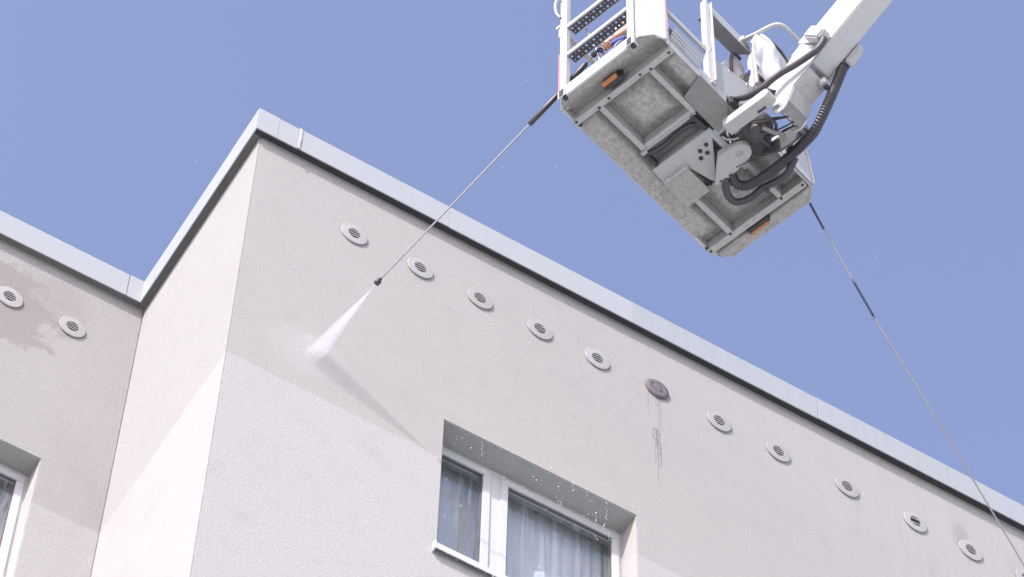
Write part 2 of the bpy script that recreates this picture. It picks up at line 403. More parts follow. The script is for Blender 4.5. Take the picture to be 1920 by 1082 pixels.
# roof edge: folded sheet-metal lengths, each its own piece
O, HF = .071, .282
def fascia(axis, a, b, fixed, mat, dz=0., proud=0.):
    """a length of edge sheet running along axis from a to b; fixed = wall face position, outward negative"""
    prof = [(-O - proud, -HF + dz), (-O - proud, dz - .004), (-O + .012, dz), (.30, dz + .012), (.30, dz + .004), (-O + .014, dz - .008), (-O + .004 - proud, dz - .012),
            (-O + .004 - proud, -HF + dz + .004), (-O + .010 - proud, -HF + dz + .006), (-O + .010 - proud, -HF + dz)]
    if axis == 'x': pts = [(a, fixed + p, Z(q)) for p, q in prof]; d = (b - a, 0, 0)
    else: pts = [(fixed + p, a, Z(q)) for p, q in prof]; d = (0, b - a, 0)
    return MB().prism(pts, d).build('fascia_panel', mat, bld, bevel=.0012, seg=1)
# mitred outer corner pieces
xs = [.112, .292, 1.615, 3.30, 5.05, 6.73, 8.6, 10.4, 12.2, WX1]
for i in range(len(xs) - 1):
    fascia('x', xs[i] + .0015, xs[i + 1] - .0015, 0.0, M['fascia'] if xs[i] < 3.2 else M['fascia_old'], dz=(.0, .002, -.001)[i % 3], proud=(0, .002, .001)[i % 3])
for a, b in ((WX0, -6.2), (-6.2, -3.2), (-3.2, -.196), ):
    fascia('x', a + .0015, b - .0015, D, M['fascia'], proud=.0)
def corner(sign, x, y, lx, ly, mat):
    """L-shaped corner sheet with mitred faces; outer corner sign +1, inner corner -1"""
    b = MB()
    T, B = Z(0), Z(-HF)
    if sign > 0:
        p = [(x + lx, y - O), (x - O, y - O), (x - O, y + ly)]; q = [(x + lx, y + .1), (x + .1, y + .1), (x + .1, y + ly)]; r_ = [(x + lx, y - O + .010), (x - O + .010, y - O + .010), (x - O + .010, y + ly)]
    else:
        p = [(x - lx, y - O), (x - O, y - O), (x - O, y - ly)]; q = [(x - lx, y + .1), (x + .1, y + .1), (x + .1, y - ly)]; r_ = [(x - lx, y - O + .010), (x - O + .010, y - O + .010), (x - O + .010, y - ly)]
    for i in range(2):
        b.add([(*p[i], B), (*p[i + 1], B), (*p[i + 1], T), (*p[i], T)], [(0, 1, 2, 3)])
        b.add([(*p[i], T), (*p[i + 1], T), (*q[i + 1], T + .008), (*q[i], T + .008)], [(0, 1, 2, 3)])
        b.add([(*p[i], B), (*p[i + 1], B), (*r_[i + 1], B), (*r_[i], B)], [(0, 1, 2, 3)])
    return b.build('fascia_corner', mat, bld)
corner(1, 0.0, 0.0, .110, .40, M['fascia'])
corner(-1, 0.0, D, .194, .30, M['fascia'])
fascia('y', .4015, D - .3015, 0.0, M['fascia'])
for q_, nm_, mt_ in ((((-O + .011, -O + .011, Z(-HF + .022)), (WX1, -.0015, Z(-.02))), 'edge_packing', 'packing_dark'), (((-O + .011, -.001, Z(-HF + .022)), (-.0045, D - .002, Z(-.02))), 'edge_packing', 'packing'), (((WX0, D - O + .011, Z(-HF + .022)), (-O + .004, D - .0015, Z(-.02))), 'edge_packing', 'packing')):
    MB().box(*q_).build(nm_, M[mt_], bld)  # dark filler strips; the gap's shade put into their colour, toned per wall
# slightly bent white cover strip over the joint near the corner
sp = [(.292, -O - .006, Z(.004)), (.288, -O - .012, Z(-.05)), (.292, -O - .010, Z(-.13)), (.284, -O - .014, Z(-.20)), (.287, -O - .010, Z(-.26)), (.282, -O - .016, Z(-HF - .012))]
b = MB(); q = spline(sp, 4)
for i in range(len(q) - 1):
    a_, c_ = q[i], q[i + 1]
    for off in (0,):
        b.add([(a_[0] - .011, a_[1], a_[2]), (a_[0] + .011, a_[1], a_[2]), (c_[0] + .011, c_[1], c_[2]), (c_[0] - .011, c_[1], c_[2]),
               (a_[0] - .011, a_[1] + .004, a_[2]), (a_[0] + .011, a_[1] + .004, a_[2]), (c_[0] + .011, c_[1] + .004, c_[2]), (c_[0] - .011, c_[1] + .004, c_[2])],
              [(0, 1, 2, 3), (4, 5, 6, 7), (0, 4, 7, 3), (1, 5, 6, 2)])
tag(b.build('joint_strip', M['white'], bld), 'bent white strip over a roof edge joint by the corner')

# round vents with slatted grilles
VR, VI = .112, .053
def vent_mesh():
    b = MB().lathe([(VR, .004), (VR, .0125), (VR - .0025, .0145), (VI + .003, .0175), (VI, .0165), (VI, .002)], (0, 0, 0), (0, -1, 0), 56)
    return b
def make_vent():
    f = vent_mesh().build('vent', M['vent'], bld, flat=True)
    bk = MB().lathe([(VI + .001, .002), (.001, .002)], (0, 0, 0), (0, -1, 0), 24).build('duct', M['dark'], f)  # flat dark disc; shade inside the vent put into its colour
    ga = MB().lathe([(VR - .002, .0005), (VR - .0015, .0005), (VR - .0015, .004), (VR - .004, .004)], (0, 0, 0), (0, -1, 0), 40).build('gasket', M['gasket'], f)
    for i in range(3):
        zz = (i - 1) * .0262; hw = math.sqrt(max(VI ** 2 - (abs(zz) + .003) ** 2, .0001)) if abs(zz) > 0 else VI - .001
        s = MB().box((-hw, -.0172, zz - .0038), (hw, -.0142, zz + .0038))
        s.build('slat', M['slat'], f)
    return f
v0 = make_vent()
def copy_tree(o, parent=None):
    c_ = o.copy(); C.objects.link(c_); c_.parent = parent or o.parent
    for ch in list(o.children): copy_tree(ch, c_)
    return c_
vx = [1.071, 1.786, 2.441, 3.104, 3.751, None, 5.144, 5.834, 6.647, 7.465, 8.139, 8.83, 9.55]
vpos = [(x * .8, 0, Z(-.917)) for x in vx if x] + [(-1.343 * .8, D, Z(-.915)), (-.677 * .8, D, Z(-.908)), (-1.62, D, Z(-.915)), (-2.2, D, Z(-.915))]
for i, q in enumerate(vpos):
    o = v0 if i == 0 else copy_tree(v0); o.location = q; o.rotation_euler = (0, random.uniform(-.16, .16), 0)
    if abs(q[0] - 7.465 * .8) < .01:                         # this one has lost a slat
        sl = [c_ for c_ in o.children if c_.name.startswith('slat')]
        bpy.data.objects.remove(sl[1]); tag(o, 'round white vent with a broken grille slat')
cp = MB().lathe([(.104, 0.0), (.106, .010), (.100, .019), (.075, .0215), (.058, .0222), (.055, .0205), (.047, .0205), (.044, .0225), (.02, .023), (.001, .0232)], (4.431 * .8, 0, Z(-.911)), (0, -1, 0), 36).build('vent_cap', M['cap'], bld)
tag(cp, 'stained violet-grey closed vent cap with run-off streaks below')
# dried run-off below the cap
b = MB()
def drip(x, z0, z1, wd, seed):
    rr = random.Random(seed); n_ = 14; px_ = x
    pts = []
    for i in range(n_ + 1):
        t = i / n_; px_ += rr.uniform(-.0028, .0028); ww = wd * (1 - .55 * t) * rr.uniform(.6, 1.3); pts.append((px_, z0 + (z1 - z0) * t, ww))
    for i in range(n_):
        (a0, c0, w0), (a1, c1, w1_) = pts[i], pts[i + 1]
        b.add([(a0 - w0, -.0035, Z(c0)), (a0 + w0, -.0035, Z(c0)), (a1 + w1_, -.0035, Z(c1)), (a1 - w1_, -.0035, Z(c1))], [(0, 1, 2, 3)])
for a in ((3.462, -.955, -1.28, .0035, 1), (3.50, -.98, -1.06, .002, 2), (3.54, -1.0, -1.09, .003, 12), (3.556, -1.0, -1.60, .0042, 3), (3.578, -1.01, -1.38, .003, 4), (3.527, -1.42, -1.66, .011, 5), (3.503, -1.43, -1.60, .005, 6),
          (3.545, -1.43, -1.62, .006, 15), (3.522, -1.55, -1.86, .0035, 7), (3.548, -1.55, -2.09, .0042, 8), (3.568, -1.63, -1.88, .0055, 9), (3.558, -1.60, -1.76, .006, 10), (3.535, -1.6, -1.8, .004, 11)): drip(*a)
b.build('drip_stain', M['drip'], bld)

# windows
def bx(name, m, par, a, b_, bev=.004): return MB().box(a, b_).build(name, m, par, bevel=bev, seg=1)
def make_window(x0, x1, zs_, zh, y, mull, label):
    fw = .052
    fr_ = MB()
    yo, yi = y - .012, y + .058
    fr_.box((x0 - .01, yo, zh - fw), (x1 + .01, yi, zh + .01)); fr_.box((x0 - .01, yo, zs_ - .02), (x1 + .01, yi, zs_ + fw))
    fr_.box((x0 - .01, yo, zs_ + fw), (x0 + fw - .02, yi, zh - fw)); fr_.box((x1 - fw + .02, yo, zs_ + fw), (x1 + .01, yi, zh - fw))
    fr_.box((mull - .052, yo, zs_ + fw), (mull + .052, yi, zh - fw))
    win = fr_.build('window', M['pvc'], bld, bevel=.003, seg=1); win['label'] = label
    MB().box((x0, yo - .006, zh - .013), (x1, yo - .0005, zh - .006)).build('drip_edge', M['pvc'], win)
    def sash(a, c_):
        s = MB(); sw = .062; y0, y1 = y - .024, y + .03; z0, z1 = zs_ + fw - .012, zh - fw + .012
        s.box((a, y0, z1 - sw), (c_, y1, z1)); s.box((a, y0, z0), (c_, y1, z0 + sw)); s.box((a, y0, z0 + sw), (a + sw, y1, z1 - sw)); s.box((c_ - sw, y0, z0 + sw), (c_, y1, z1 - sw))
        s.build('sash', M['pvc'], win, bevel=.004, seg=2)
        sl = MB(); A, B_, z0_, z1_ = a + sw, c_ - sw, z0 + sw, z1 - sw; t = .008
        sl.box((A, y - .012, z1_ - t), (B_, y + .01, z1_)); sl.box((A, y - .012, z0_), (B_, y + .01, z0_ + t)); sl.box((A, y - .012, z0_ + t), (A + t, y + .01, z1_ - t)); sl.box((B_ - t, y - .012, z0_ + t), (B_, y + .01, z1_ - t))
        sl.build('seal', M['seal'], win)
        MB().add([(A + t, y + .002, z0_ + t), (B_ - t, y + .002, z0_ + t), (B_ - t, y + .002, z1_ - t), (A + t, y + .002, z1_ - t)], [(0, 1, 2, 3)]).build('pane', M['glass'], win)
    sash(x0 + .022, mull - .042); sash(mull + .042, x1 - .022)
    # sill: sloping sheet with a turned-down lip and end caps
    yf = y - REV - .048
    prof = [(y - .014, zs_ + .012), (yf, zs_ - .028), (yf, zs_ - .088), (yf + .006, zs_ - .088), (yf + .006, zs_ - .038), (y - .014, zs_ + .002)]
    MB().prism([(x0 - .028, p, q) for p, q in prof], (x1 - x0 + .056, 0, 0)).build('sill', M['pvc'], win, bevel=.002, seg=1)
    MB().box((x0 - .026, yf + .008, zs_ - .062), (x1 + .026, y - REV - .002, zs_ - .050)).build('sill_packing', M['packing'], win)  # dark plate added to deepen the shade under the sill
    for xa in (x0 - .042, x1 + .029):
        MB().prism([(xa, yf - .004, zs_ - .092), (xa, yf - .004, zs_ - .012), (xa, y - REV - .002, zs_ - .004), (xa, y - REV - .002, zs_ - .092)], (.014, 0, 0)).build('end_cap', M['pvc'], win, bevel=.003, seg=1)
    return win
win1 = make_window(W1[0], W1[1], W1[2], W1[3], REV, 2.268, 'two-sash window with wet wide pane and sheer curtain')
win2 = make_window(W2[0], W2[1], W2[2], W2[3], D + REV - .015, -1.55, 'window of the set-back wall, partly in view')
def room(x0, x1, y, z0, z1):
    b_ = MB(); X0, X1, Y0, Y1, Z0, Z1 = x0 - .5, x1 + .5, y, y + 3.2, z0 - .9, z1 + .3
    b_.add([(X0, Y1, Z0), (X1, Y1, Z0), (X1, Y1, Z1), (X0, Y1, Z1), (X0, Y0, Z0), (X1, Y0, Z0), (X1, Y0, Z1), (X0, Y0, Z1)], [(0, 1, 2, 3), (0, 1, 5, 4), (3, 2, 6, 7), (0, 3, 7, 4), (1, 2, 6, 5)])
    b_.build('room', M['room'], bld)
room(W1[0], W1[1], .362, W1[2], W1[3]); room(W2[0], W2[1] - .02, D + .362, W2[2], W2[3])
def curtain(x0, x1, y, z0, z1, seed, label):
    rr = random.Random(seed); b_ = MB(); n_ = int((x1 - x0) * 160); vs = []
    ph = [rr.uniform(0, 6.28) for _ in range(4)]
    for i in range(n_ + 1):
        x = x0 + (x1 - x0) * i / n_
        yy = y + .008 * math.sin(x * 62 + ph[0] + 1.6 * math.sin(x * 9 + ph[1])) + .003 * math.sin(x * 131 + ph[2])
        vs += [(x, y + (yy - y) * .35, z1), (x, yy, (z0 + z1) / 2), (x, y + (yy - y) * 1.25, z0)]
    b_.add(vs, [(3 * i + j, 3 * i + 3 + j, 3 * i + 4 + j, 3 * i + 1 + j) for i in range(n_) for j in (0, 1)], True)
    return tag(b_.build('curtain', M['curtain']), label, 'curtain')
curtain(1.70, 3.36, .40, Z(-4.1), Z(-2.52), 3, 'sheer bluish curtain behind the two-sash window with water streaks')
curtain(-2.2, -.5, D + .40, Z(-4.05), Z(-2.48), 5, 'sheer curtain behind the window of the set-back wall')

# ------------------------------------------------------------------ aerial lift (basket frame: u along, v towards the street, w up)
A0 = Vector((1.34709, -2.04893, ZT - 1.50544)); YAW = R(16.2656)
lift = empty('aerial_lift', A0, YAW)
tag(lift, 'white aerial work platform basket on its boom, seen from below', 'aerial lift')
F = lambda p: (p[0], -p[1], p[2])
U = lambda: MB(F)
LB, WB = 1.831, .9135
FL = .112                                    # underside of the floor sheet above the beam bottoms
pts = [(.0, .075), (.075, .0), (LB - .145, .0), (LB - .065, .035), (LB, .11), (LB, WB - .085), (LB - .075, WB), (.12, WB), (.055, WB - .03), (.0, WB - .13)]
fl = U().prism([(u, v, FL + .002) for u, v in pts], (0, 0, .012)).build('basket_floor', M['galv'], lift)
# pressed floor panels: deep against the beams, rolling down to the middle or to the outer edge
def lin(x, *k):
    for (a, b_), (c_, d) in zip(k[:-1], k[1:]):
        if x <= c_: return b_ + (d - b_) * max(0, (x - a)) / max(c_ - a, 1e-9)
    return k[-1][1]
def zone(u0, u1, vlo, vhi, low, sides, nu=20, nv=20):
    """sides: (distance function of u,v ; run-out length) for every edge that meets a beam"""
    vs = []; fs = []
    for i in range(nu + 1):
        u = u0 + (u1 - u0) * i / nu; a, b_ = vlo(u), vhi(u)
        for j in range(nv + 1):
            v = a + (b_ - a) * j / nv; h = 1.0
            for fn, e in sides:
                d = max(0., min(1., fn(u, v) / e)); h = min(h, d * d * (3 - 2 * d))
            vs.append((u, v, FL - (FL - low) * h + .0016 * math.sin(u * 19 + v * 13) * math.sin(v * 23) * h))
    for i in range(nu):
        for j in range(nv): a = i * (nv + 1) + j; fs.append((a, a + 1, a + nv + 2, a + nv + 1))
    return U().add(vs, fs, True).build('floor_panel', M['galv'], fl)
K = lambda c_: (lambda u: c_)
inner = lambda u0, u1, v0, v1, e: [(lambda u, v: u - u0, e), (lambda u, v: u1 - u, e), (lambda u, v: v - v0, e), (lambda u, v: v1 - v, e)]
zone(.236, .668, K(.256), K(.680), .040, inner(.236, .668, .256, .680, .125))
zone(1.255, 1.648, K(.256), K(.680), .044, inner(1.10, 1.648, .256, .680, .125))
zone(.236, 1.648, K(.002), K(.214), .034, [(lambda u, v: .214 - v, .085), (lambda u, v: u - .20, .08), (lambda u, v: 1.648 - u, .14)], 40, 14)
zone(.236, 1.648, K(.718), K(WB - .002), .036, [(lambda u, v: v - .718, .11), (lambda u, v: u - .20, .09), (lambda u, v: 1.648 - u, .11)], 40, 16)
zone(.001, .192, lambda u: max(.001, .076 - u), lambda u: lin(u, (0, WB - .13), (.055, WB - .03), (.12, WB - .001), (.3, WB - .001)), .030, [(lambda u, v: .192 - u, .16)], 16, 24)
zone(1.70, LB - .001, lambda u: lin(u, (LB - .145, .001), (LB - .065, .036), (LB, .11)), lambda u: lin(u, (1.0, WB - .001), (LB - .075, WB - .001), (LB, WB - .086)), .028, [(lambda u, v: u - 1.70, .045)], 12, 24)
def beam(name, a, b_, mat=M['galv_beam'], bev=.003): return U().box(a, b_).build(name, mat, fl, bevel=bev, seg=1)
beam('cross_beam', (.192, .004, 0), (.236, WB - .004, FL - .0005)); beam('cross_beam', (1.648, .006, 0), (1.700, WB - .012, FL - .0005))
for v0_, v1_ in ((.214, .256), (.680, .718)):
    beam('long_beam', (.2375, v0_, .0015), (.70, v1_, FL - .0006)); beam('long_beam', (1.255, v0_, .0015), (1.6465, v1_, FL - .0006))
beam('cross_beam', (.668, .258, .003), (.700, .679, FL - .0006))
# dark fastener heads in the beams
for u, v in ((.207, .03), (.213, .885), (.226, .228), (.230, .706), (1.672, .03), (1.672, .885), (1.650, .232), (1.660, .70), (.213, .62), (.213, .33)):
    U().lathe([(.0001, -.006), (.009, -.006), (.0115, -.002), (.0115, .004)], (u, v, 0), (0, 0, 1), 14).build('bolt', M['bolt'], fl)
# short cut beam ends below the floor edge
for u0_, v0_ in ((.232, .010), (1.64, .0)):
    U().box((u0_, v0_, .012), (u0_ + .035, v0_ + .028, .04)).build('end_stop', M['bolt'], fl, bevel=.006)
# marker lamps: near end, far end
def lamp(u, v0_, v1_, s, hl=.052, top=.056):
    b_ = U().box((u + .022 * s, v0_, .002), (u + .055 * s, v1_ + .03, FL - .002)); b_.box((u + .006 * s, v1_, .01), (u + .022 * s, v1_ + .018, FL - .002))
    m_ = b_.build('marker_lamp', M['plastic_dark'], fl, bevel=.004)
    n_ = 8; prof = [(u + .022 * s - .026 * s * math.sin(math.pi * i / n_) - .001 * s, top - hl * i / n_) for i in range(n_ + 1)]
    U().prism([(p, v0_ + .002, q) for p, q in prof] + [(u + .0215 * s, v0_ + .002, FL - .044), (u + .0215 * s, v0_ + .002, FL - .004)][:0], (0, v1_ - v0_ - .004, 0)).build('lens', M['orange'], lift).parent = m_
lamp(.105, .355, .490, 1); lamp(1.765, .335, .500, -1, .022, .024)
# rounded white kick boards around the floor
def kick(pts_, h0, h1, mat, name='toe_board', th=.02):
    """upright boards along a polyline of (u, v); th inward"""
    b_ = U()
    for (a, c_), (d, e) in zip(pts_[:-1], pts_[1:]):
        dx, dy = d - a, e - c_; L_ = math.hypot(dx, dy); nx, ny = -dy / L_ * th, dx / L_ * th
        b_.prism([(a, c_, h0), (d, e, h0), (d + nx, e + ny, h0), (a + nx, c_ + ny, h0)], (0, 0, h1 - h0))
    return b_.build(name, mat, lift, bevel=.003, seg=1)
E_ = .004
kick([(-E_, .70), (-E_, .125)], .016, .150, M['white'])
kick([(-E_, .123), (-E_, .073), (.073, -E_)], .034, .148, M['white'])
kick([(.075, -E_), (LB - .145, -E_), (LB - .063, .033), (LB + E_, .108)], .036, .20, M['white'])
kick([(LB + E_, .110), (LB + E_, WB - .085)], .030, .16, M['white'])
kick([(.80, WB + E_), (.178, WB + E_)], .020, .140, M['grey_paint'], 'edge_plate', .012)
kick([(LB - .075, WB + E_), (1.365, WB + E_)], .030, .140, M['grey_paint'], 'edge_plate', .012)
# end gate: two box posts, foot brackets, perforated rungs, inner tube
def post(u, v, w0, w1, a=.05, d=.06, mat=M['white']): return U().box((u, v, w0), (u + d, v + a, w1)).build('rail_post', mat, lift, bevel=.006, seg=2)
for v_ in (.062, .694):
    ps = post(-.014, v_, .028, 1.42, .062, .05)
    b_ = U(); b_.box((-.024, v_ - .006, -.012), (-.017, v_ + .014, .085)); b_.box((-.024, v_ + .044, -.012), (-.017, v_ + .062, .085)); b_.box((-.024, v_ + .014, .088), (-.017, v_ + .044, .10))
    b_.box((-.024, v_ + .014, -.012), (-.017, v_ + .044, .0)); b_.box((-.017, v_ + .062, -.008), (.03, v_ + .070, .075))
    b_.build('foot_bracket', M['white_dirty'], ps, bevel=.002, seg=1)
    U().box((-.0262, v_ + .010, -.004), (-.0245, v_ + .050, .078)).build('post_opening', M['plastic_dark'], ps)
    U().box((-.012, v_ + .030, -.028), (.02, v_ + .066, .012)).build('rubber_stop', M['rubber'], ps, bevel=.006)
def perforated(o, du, dv, nu, nv, r_, th, name, mat, parent, stagger=True):
    """sheet of nu x nv cells with round holes; o origin, du/dv cell vectors, th thickness vector"""
    o, du, dv, th = Vector(o), Vector(du), Vector(dv), Vector(th); b_ = U()
    for i in range(nu):
        for j in range(nv):
            c_ = o + du * (i + .5) + dv * (j + .5); rr = r_ * (1.25 if (i + j) % 2 == 0 or not stagger else .72)
            ring = []
            for k_ in range(8):
                a = math.pi / 4 * k_; cx, sx = math.cos(a), math.sin(a); m_ = max(abs(cx), abs(sx))
                ring.append((cx / m_ * .5, sx / m_ * .5, cx * rr, sx * rr))
            nu_, nv_ = du.normalized(), dv.normalized(); vs = []
            for (a, e, hx, hy) in ring: vs += [c_ + du * a + dv * e, c_ + nu_ * hx + nv_ * hy, c_ + nu_ * hx + nv_ * hy + th, c_ + du * a + dv * e + th]
            for k_ in range(8):
                p, q = 4 * k_, 4 * ((k_ + 1) % 8)
                if k_ == 0: fs = []
                fs += [(p, q, q + 1, p + 1), (p + 1, q + 1, q + 2, p + 2), (p + 2, q + 2, q + 3, p + 3)]
            b_.add(vs, fs)
    return b_.build(name, mat, parent)
for w_ in (.955, .548):
    st_ = U().box((-.010, .126, w_), (.006, .692, w_ + .042)).build('step_rung', M['white'], lift, bevel=.003, seg=1)
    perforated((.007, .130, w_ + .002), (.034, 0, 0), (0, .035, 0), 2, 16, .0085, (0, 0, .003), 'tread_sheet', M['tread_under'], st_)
    U().box((.076, .128, w_), (.082, .690, w_ + .02)).build('rear_lip', M['grey_paint'], st_)
U().tube([(.095, .205, 1.02), (.115, .30, .60), (.13, .375, .10)], .0085, 10).build('brace_tube', M['steel'], lift)
U().tube(spline([(-.02, .075, 1.40), (-.05, .06, 1.37), (-.06, .055, 1.28), (-.052, .06, 1.18), (-.02, .072, 1.14)], 5), .012, 10).build('gate_handle', M['steel'], lift)
U().box((-.022, .055, .86), (-.0145, .075, .98)).build('gate_latch', M['steel'], lift, bevel=.002)
U().box((-.0165, .056, .10), (-.0142, .066, .62)).build('reflective_strip', M['red'], lift)
# tall folded corner panel
cpn = U().prism([(-.008, .772, .045), (-.008, .800, .045), (.050, .886, .045), (.118, .918, .045), (.128, .930, .045), (.150, .930, .045), (.150, .910, .045), (.125, .905, .045), (.062, .868, .045), (.008, .79, .045), (.008, .772, .045)], (0, 0, 1.38)).build('corner_panel', M['white'], lift, bevel=.002, seg=1)
U().tube(spline([(.1345, .9335, .95), (.136, .9335, .62), (.1385, .9335, .42), (.1445, .9335, .33), (.149, .9335, .18)], 6), .0026, 6).build('red_wire', M['red'], cpn)
U().prism([(.150, .925, .02), (.172, .925, .02), (.176, .925, .30), (.160, .925, .50), (.154, .925, .30)], (0, -.012, 0)).build('corner_gusset', M['white'], lift, bevel=.002, seg=1)
# perforated anti-slip strip outside the kerb
tp = perforated((.178, .926, .105), (.0212, 0, -.0005), (0, .012, .029), 15, 4, .0068, (0, -.004, 0), 'tread_strip', M['grey_paint'], lift, False)
U().box((.17, .905, .045), (.50, .916, .100)).build('tread_backing', M['sleeve'], lift)
# side rails, posts and panels on the street side
def channel(u0_, u1_, v, w0, w1, name, mat, th=.03): return U().box((u0_, v - th, w0), (u1_, v, w1)).build(name, mat, lift, bevel=.004, seg=1)
channel(.151, .612, .914, .497, .556, 'mid_rail', M['grey_paint'], .022)
p3 = U().prism([(.606, .925, .175), (.622, .925, .12), (.668, .925, .12), (.668, .925, .50), (.650, .925, .56), (.665, .925, .62), (.655, .925, 1.20), (.632, .925, 1.30), (.612, .925, 1.22), (.606, .925, .62), (.628, .925, .56), (.606, .925, .50)], (0, -.05, 0)).build('rail_post', M['white'], lift, bevel=.003, seg=1)
U().box((.660, .926, .14), (.668, .945, 1.25)).build('post_flange', M['white'], p3)
U().box((.628, .936, .075), (.668, .902, .118)).build('post_foot', M['white_dirty'], p3, bevel=.003)
p4 = U().prism([(1.128, .930, .66), (1.176, .930, .62), (1.176, .930, 1.20), (1.152, .930, 1.24), (1.130, .930, 1.12)], (0, -.05, 0)).build('rail_post', M['white'], lift, bevel=.003, seg=1)
U().box((1.172, .931, .64), (1.180, .952, 1.20)).build('post_flange', M['white'], p4)
sd = U().prism([(.670, .912, .142), (1.19, .912, .142), (1.19, .912, .60), (1.128, .912, .655), (.670, .912, .505)], (0, -.008, 0)).build('side_panel', M['grey_paint'], lift, bevel=.002, seg=1)
for u, w_ in ((.86, .54), (1.06, .60), (.72, .17)): U().lathe([(.0001, .009), (.006, .008), (.008, .002), (.008, 0)], (u, .912, w_), (0, 1, 0), 10).build('rivet', M['steel'], sd)
# tool tray under the top rail
tr_ = U().prism([(.66, .914, 1.150), (.66, .806, 1.150), (1.055, .806, 1.150), (1.14, .90, 1.150), (1.14, .914, 1.150)], (0, 0, .006)).build('tool_tray', M['galv_dark'], lift)
U().box((.66, .908, 1.157), (1.138, .914, 1.262)).build('tray_front', M['grey_paint'], tr_)
channel(.655, 1.14, .905, 1.264, 1.300, 'top_rail', M['grey_paint'], .03)
# street-side guard loop, facade side rails and far end frame (mostly above the picture)
U().tube(spline([(1.06, .915, 1.25), (1.085, 1.02, 1.25), (1.10, 1.11, 1.25), (1.125, 1.18, 1.25), (1.18, 1.212, 1.25), (1.28, 1.215, 1.25), (1.45, 1.212, 1.25), (1.70, 1.20, 1.25)], 6), .0155, 12).build('guard_loop', M['white'], lift)
U().box((1.03, .905, 1.20), (1.10, .94, 1.262)).build('clamp', M['steel'], lift, bevel=.006)
for u, v in ((.10, .03), (.62, .03), (1.15, .03), (LB - .12, .05), (LB - .03, .40), (LB - .04, .80)): U().box((u - .02, v - .018, .064), (u + .02, v + .018, 1.10)).build('rail_post', M['white'], lift, bevel=.004)
b_ = U()
for w_ in (1.08,):
    b_.bar((.0, .03, w_), (LB - .1, .03, w_), .035, .035); b_.bar((LB - .1, .03, w_), (LB - .03, .12, w_), .035, .035); b_.bar((LB - .03, .12, w_), (LB - .03, .85, w_), .035, .035)
b_.build('hand_rail', M['white'], lift)
# far corner sheet: white curved plate seen beyond the hoses
b_ = U(); q = [(1.60, .60), (1.655, .575), (1.70, .42), (1.735, .20), (1.752, .055)]
qs = spline([(u, .930, w_) for u, w_ in q], 5)
b_.prism([tuple(p) for p in qs] + [(1.60, .930, .055), (1.42, .930, .075), (1.36, .930, .16), (1.46, .930, .33), (1.53, .930, .36)], (0, -.01, 0))
b_.build('side_panel', M['white'], lift, bevel=.002, seg=1)
U().tube([(p[0] - .004, .936, p[2]) for p in qs], .008, 8).build('edge_tube', M['white'], lift)

# control console with sheet-covered panel
def arch(u0_, u1_, w0, w1, n_=14, pw=2.4):
    out = []
    for i in range(n_ + 1):
        a = math.pi * (1 - i / n_); cx, sx = math.cos(a), math.sin(a)
        out.append(((u0_ + u1_) / 2 + (u1_ - u0_) / 2 * math.copysign(abs(cx) ** (2 / pw), cx), w0 + (w1 - w0) * abs(sx) ** (2 / pw)))
    return out
hood = U(); oa = arch(1.10, 1.60, 1.05, 1.50)
hood.prism([(u, .985, w_) for u, w_ in oa] + [(1.60, .985, .62), (1.10, .985, .62)], (0, -.035, 0))
con = hood.build('control_console', M['cover_grey'], lift, bevel=.006, seg=1)
ia = arch(1.125, 1.575, 1.02, 1.455)
U().tube([(u, .992, w_) for u, w_ in [(1.125, .66)] + ia + [(1.575, .66)]], .011, 8).build('trim', M['trim'], con)
U().prism([(u, .9870, w_) for u, w_ in arch(1.13, 1.57, 1.0, 1.44)] + [(1.57, .9870, .64), (1.13, .9870, .64)], (0, -.001, 0)).build('panel_face', M['grey_paint'], con)
# crumpled white sheet hung over the console
n_, m_ = 22, 20; vs = []
rr = random.Random(11)
for i in range(n_ + 1):
    for j in range(m_ + 1):
        s, t = i / n_, j / m_                     # s across, t down
        top = 1.37 - 1.9 * abs(s - .40) ** 1.8
        wz = top - (top - .50) * t
        uu = .995 + .48 * s + .02 * math.sin(t * 7) * (s - .5) + .05 * t * s
        fold = .024 * math.sin(s * 13 + 1.6 * math.sin(t * 3.1) + 1) * (.3 + t) + .006 * math.sin(s * 31 + t * 9) + .004 * math.sin(t * 17 + s * 8)
        vs.append((uu, 1.018 + .065 * math.sin(min(1, t * 3) * math.pi / 2) * (.5 + .5 * math.sin(math.pi * s)) + fold * .8, wz))
U().add(vs, [(i * (m_ + 1) + j, i * (m_ + 1) + j + 1, (i + 1) * (m_ + 1) + j + 1, (i + 1) * (m_ + 1) + j) for i in range(n_) for j in range(m_)], True).build('fabric_cover', M['fabric'], con)
# second, smaller hood inside the rail
h2 = U(); oa2 = arch(.985, 1.16, .84, 1.10, 10)
h2.prism([(u, .84, w_) for u, w_ in oa2] + [(1.16, .84, .66), (.985, .84, .66)], (0, -.16, 0))
hh = h2.build('seat_cover', M['cover_grey'], lift, bevel=.006, seg=1)
U().tube([(u - .004, .845, w_) for u, w_ in [(.985, .70)] + oa2[:7]], .014, 8).build('trim', M['trim'], hh)
U().tube(spline([(1.03, .86, .60), (1.075, .86, .70), (1.10, .862, .80), (1.16, .865, .90)], 6), .032, 12).build('trim', M['trim'], hh)
U().lathe([(.0001, .012), (.03, .010), (.034, 0)], (1.125, .895, .86), (0, 1, -.3), 16).build('blue_plug', M['blue'], hh)

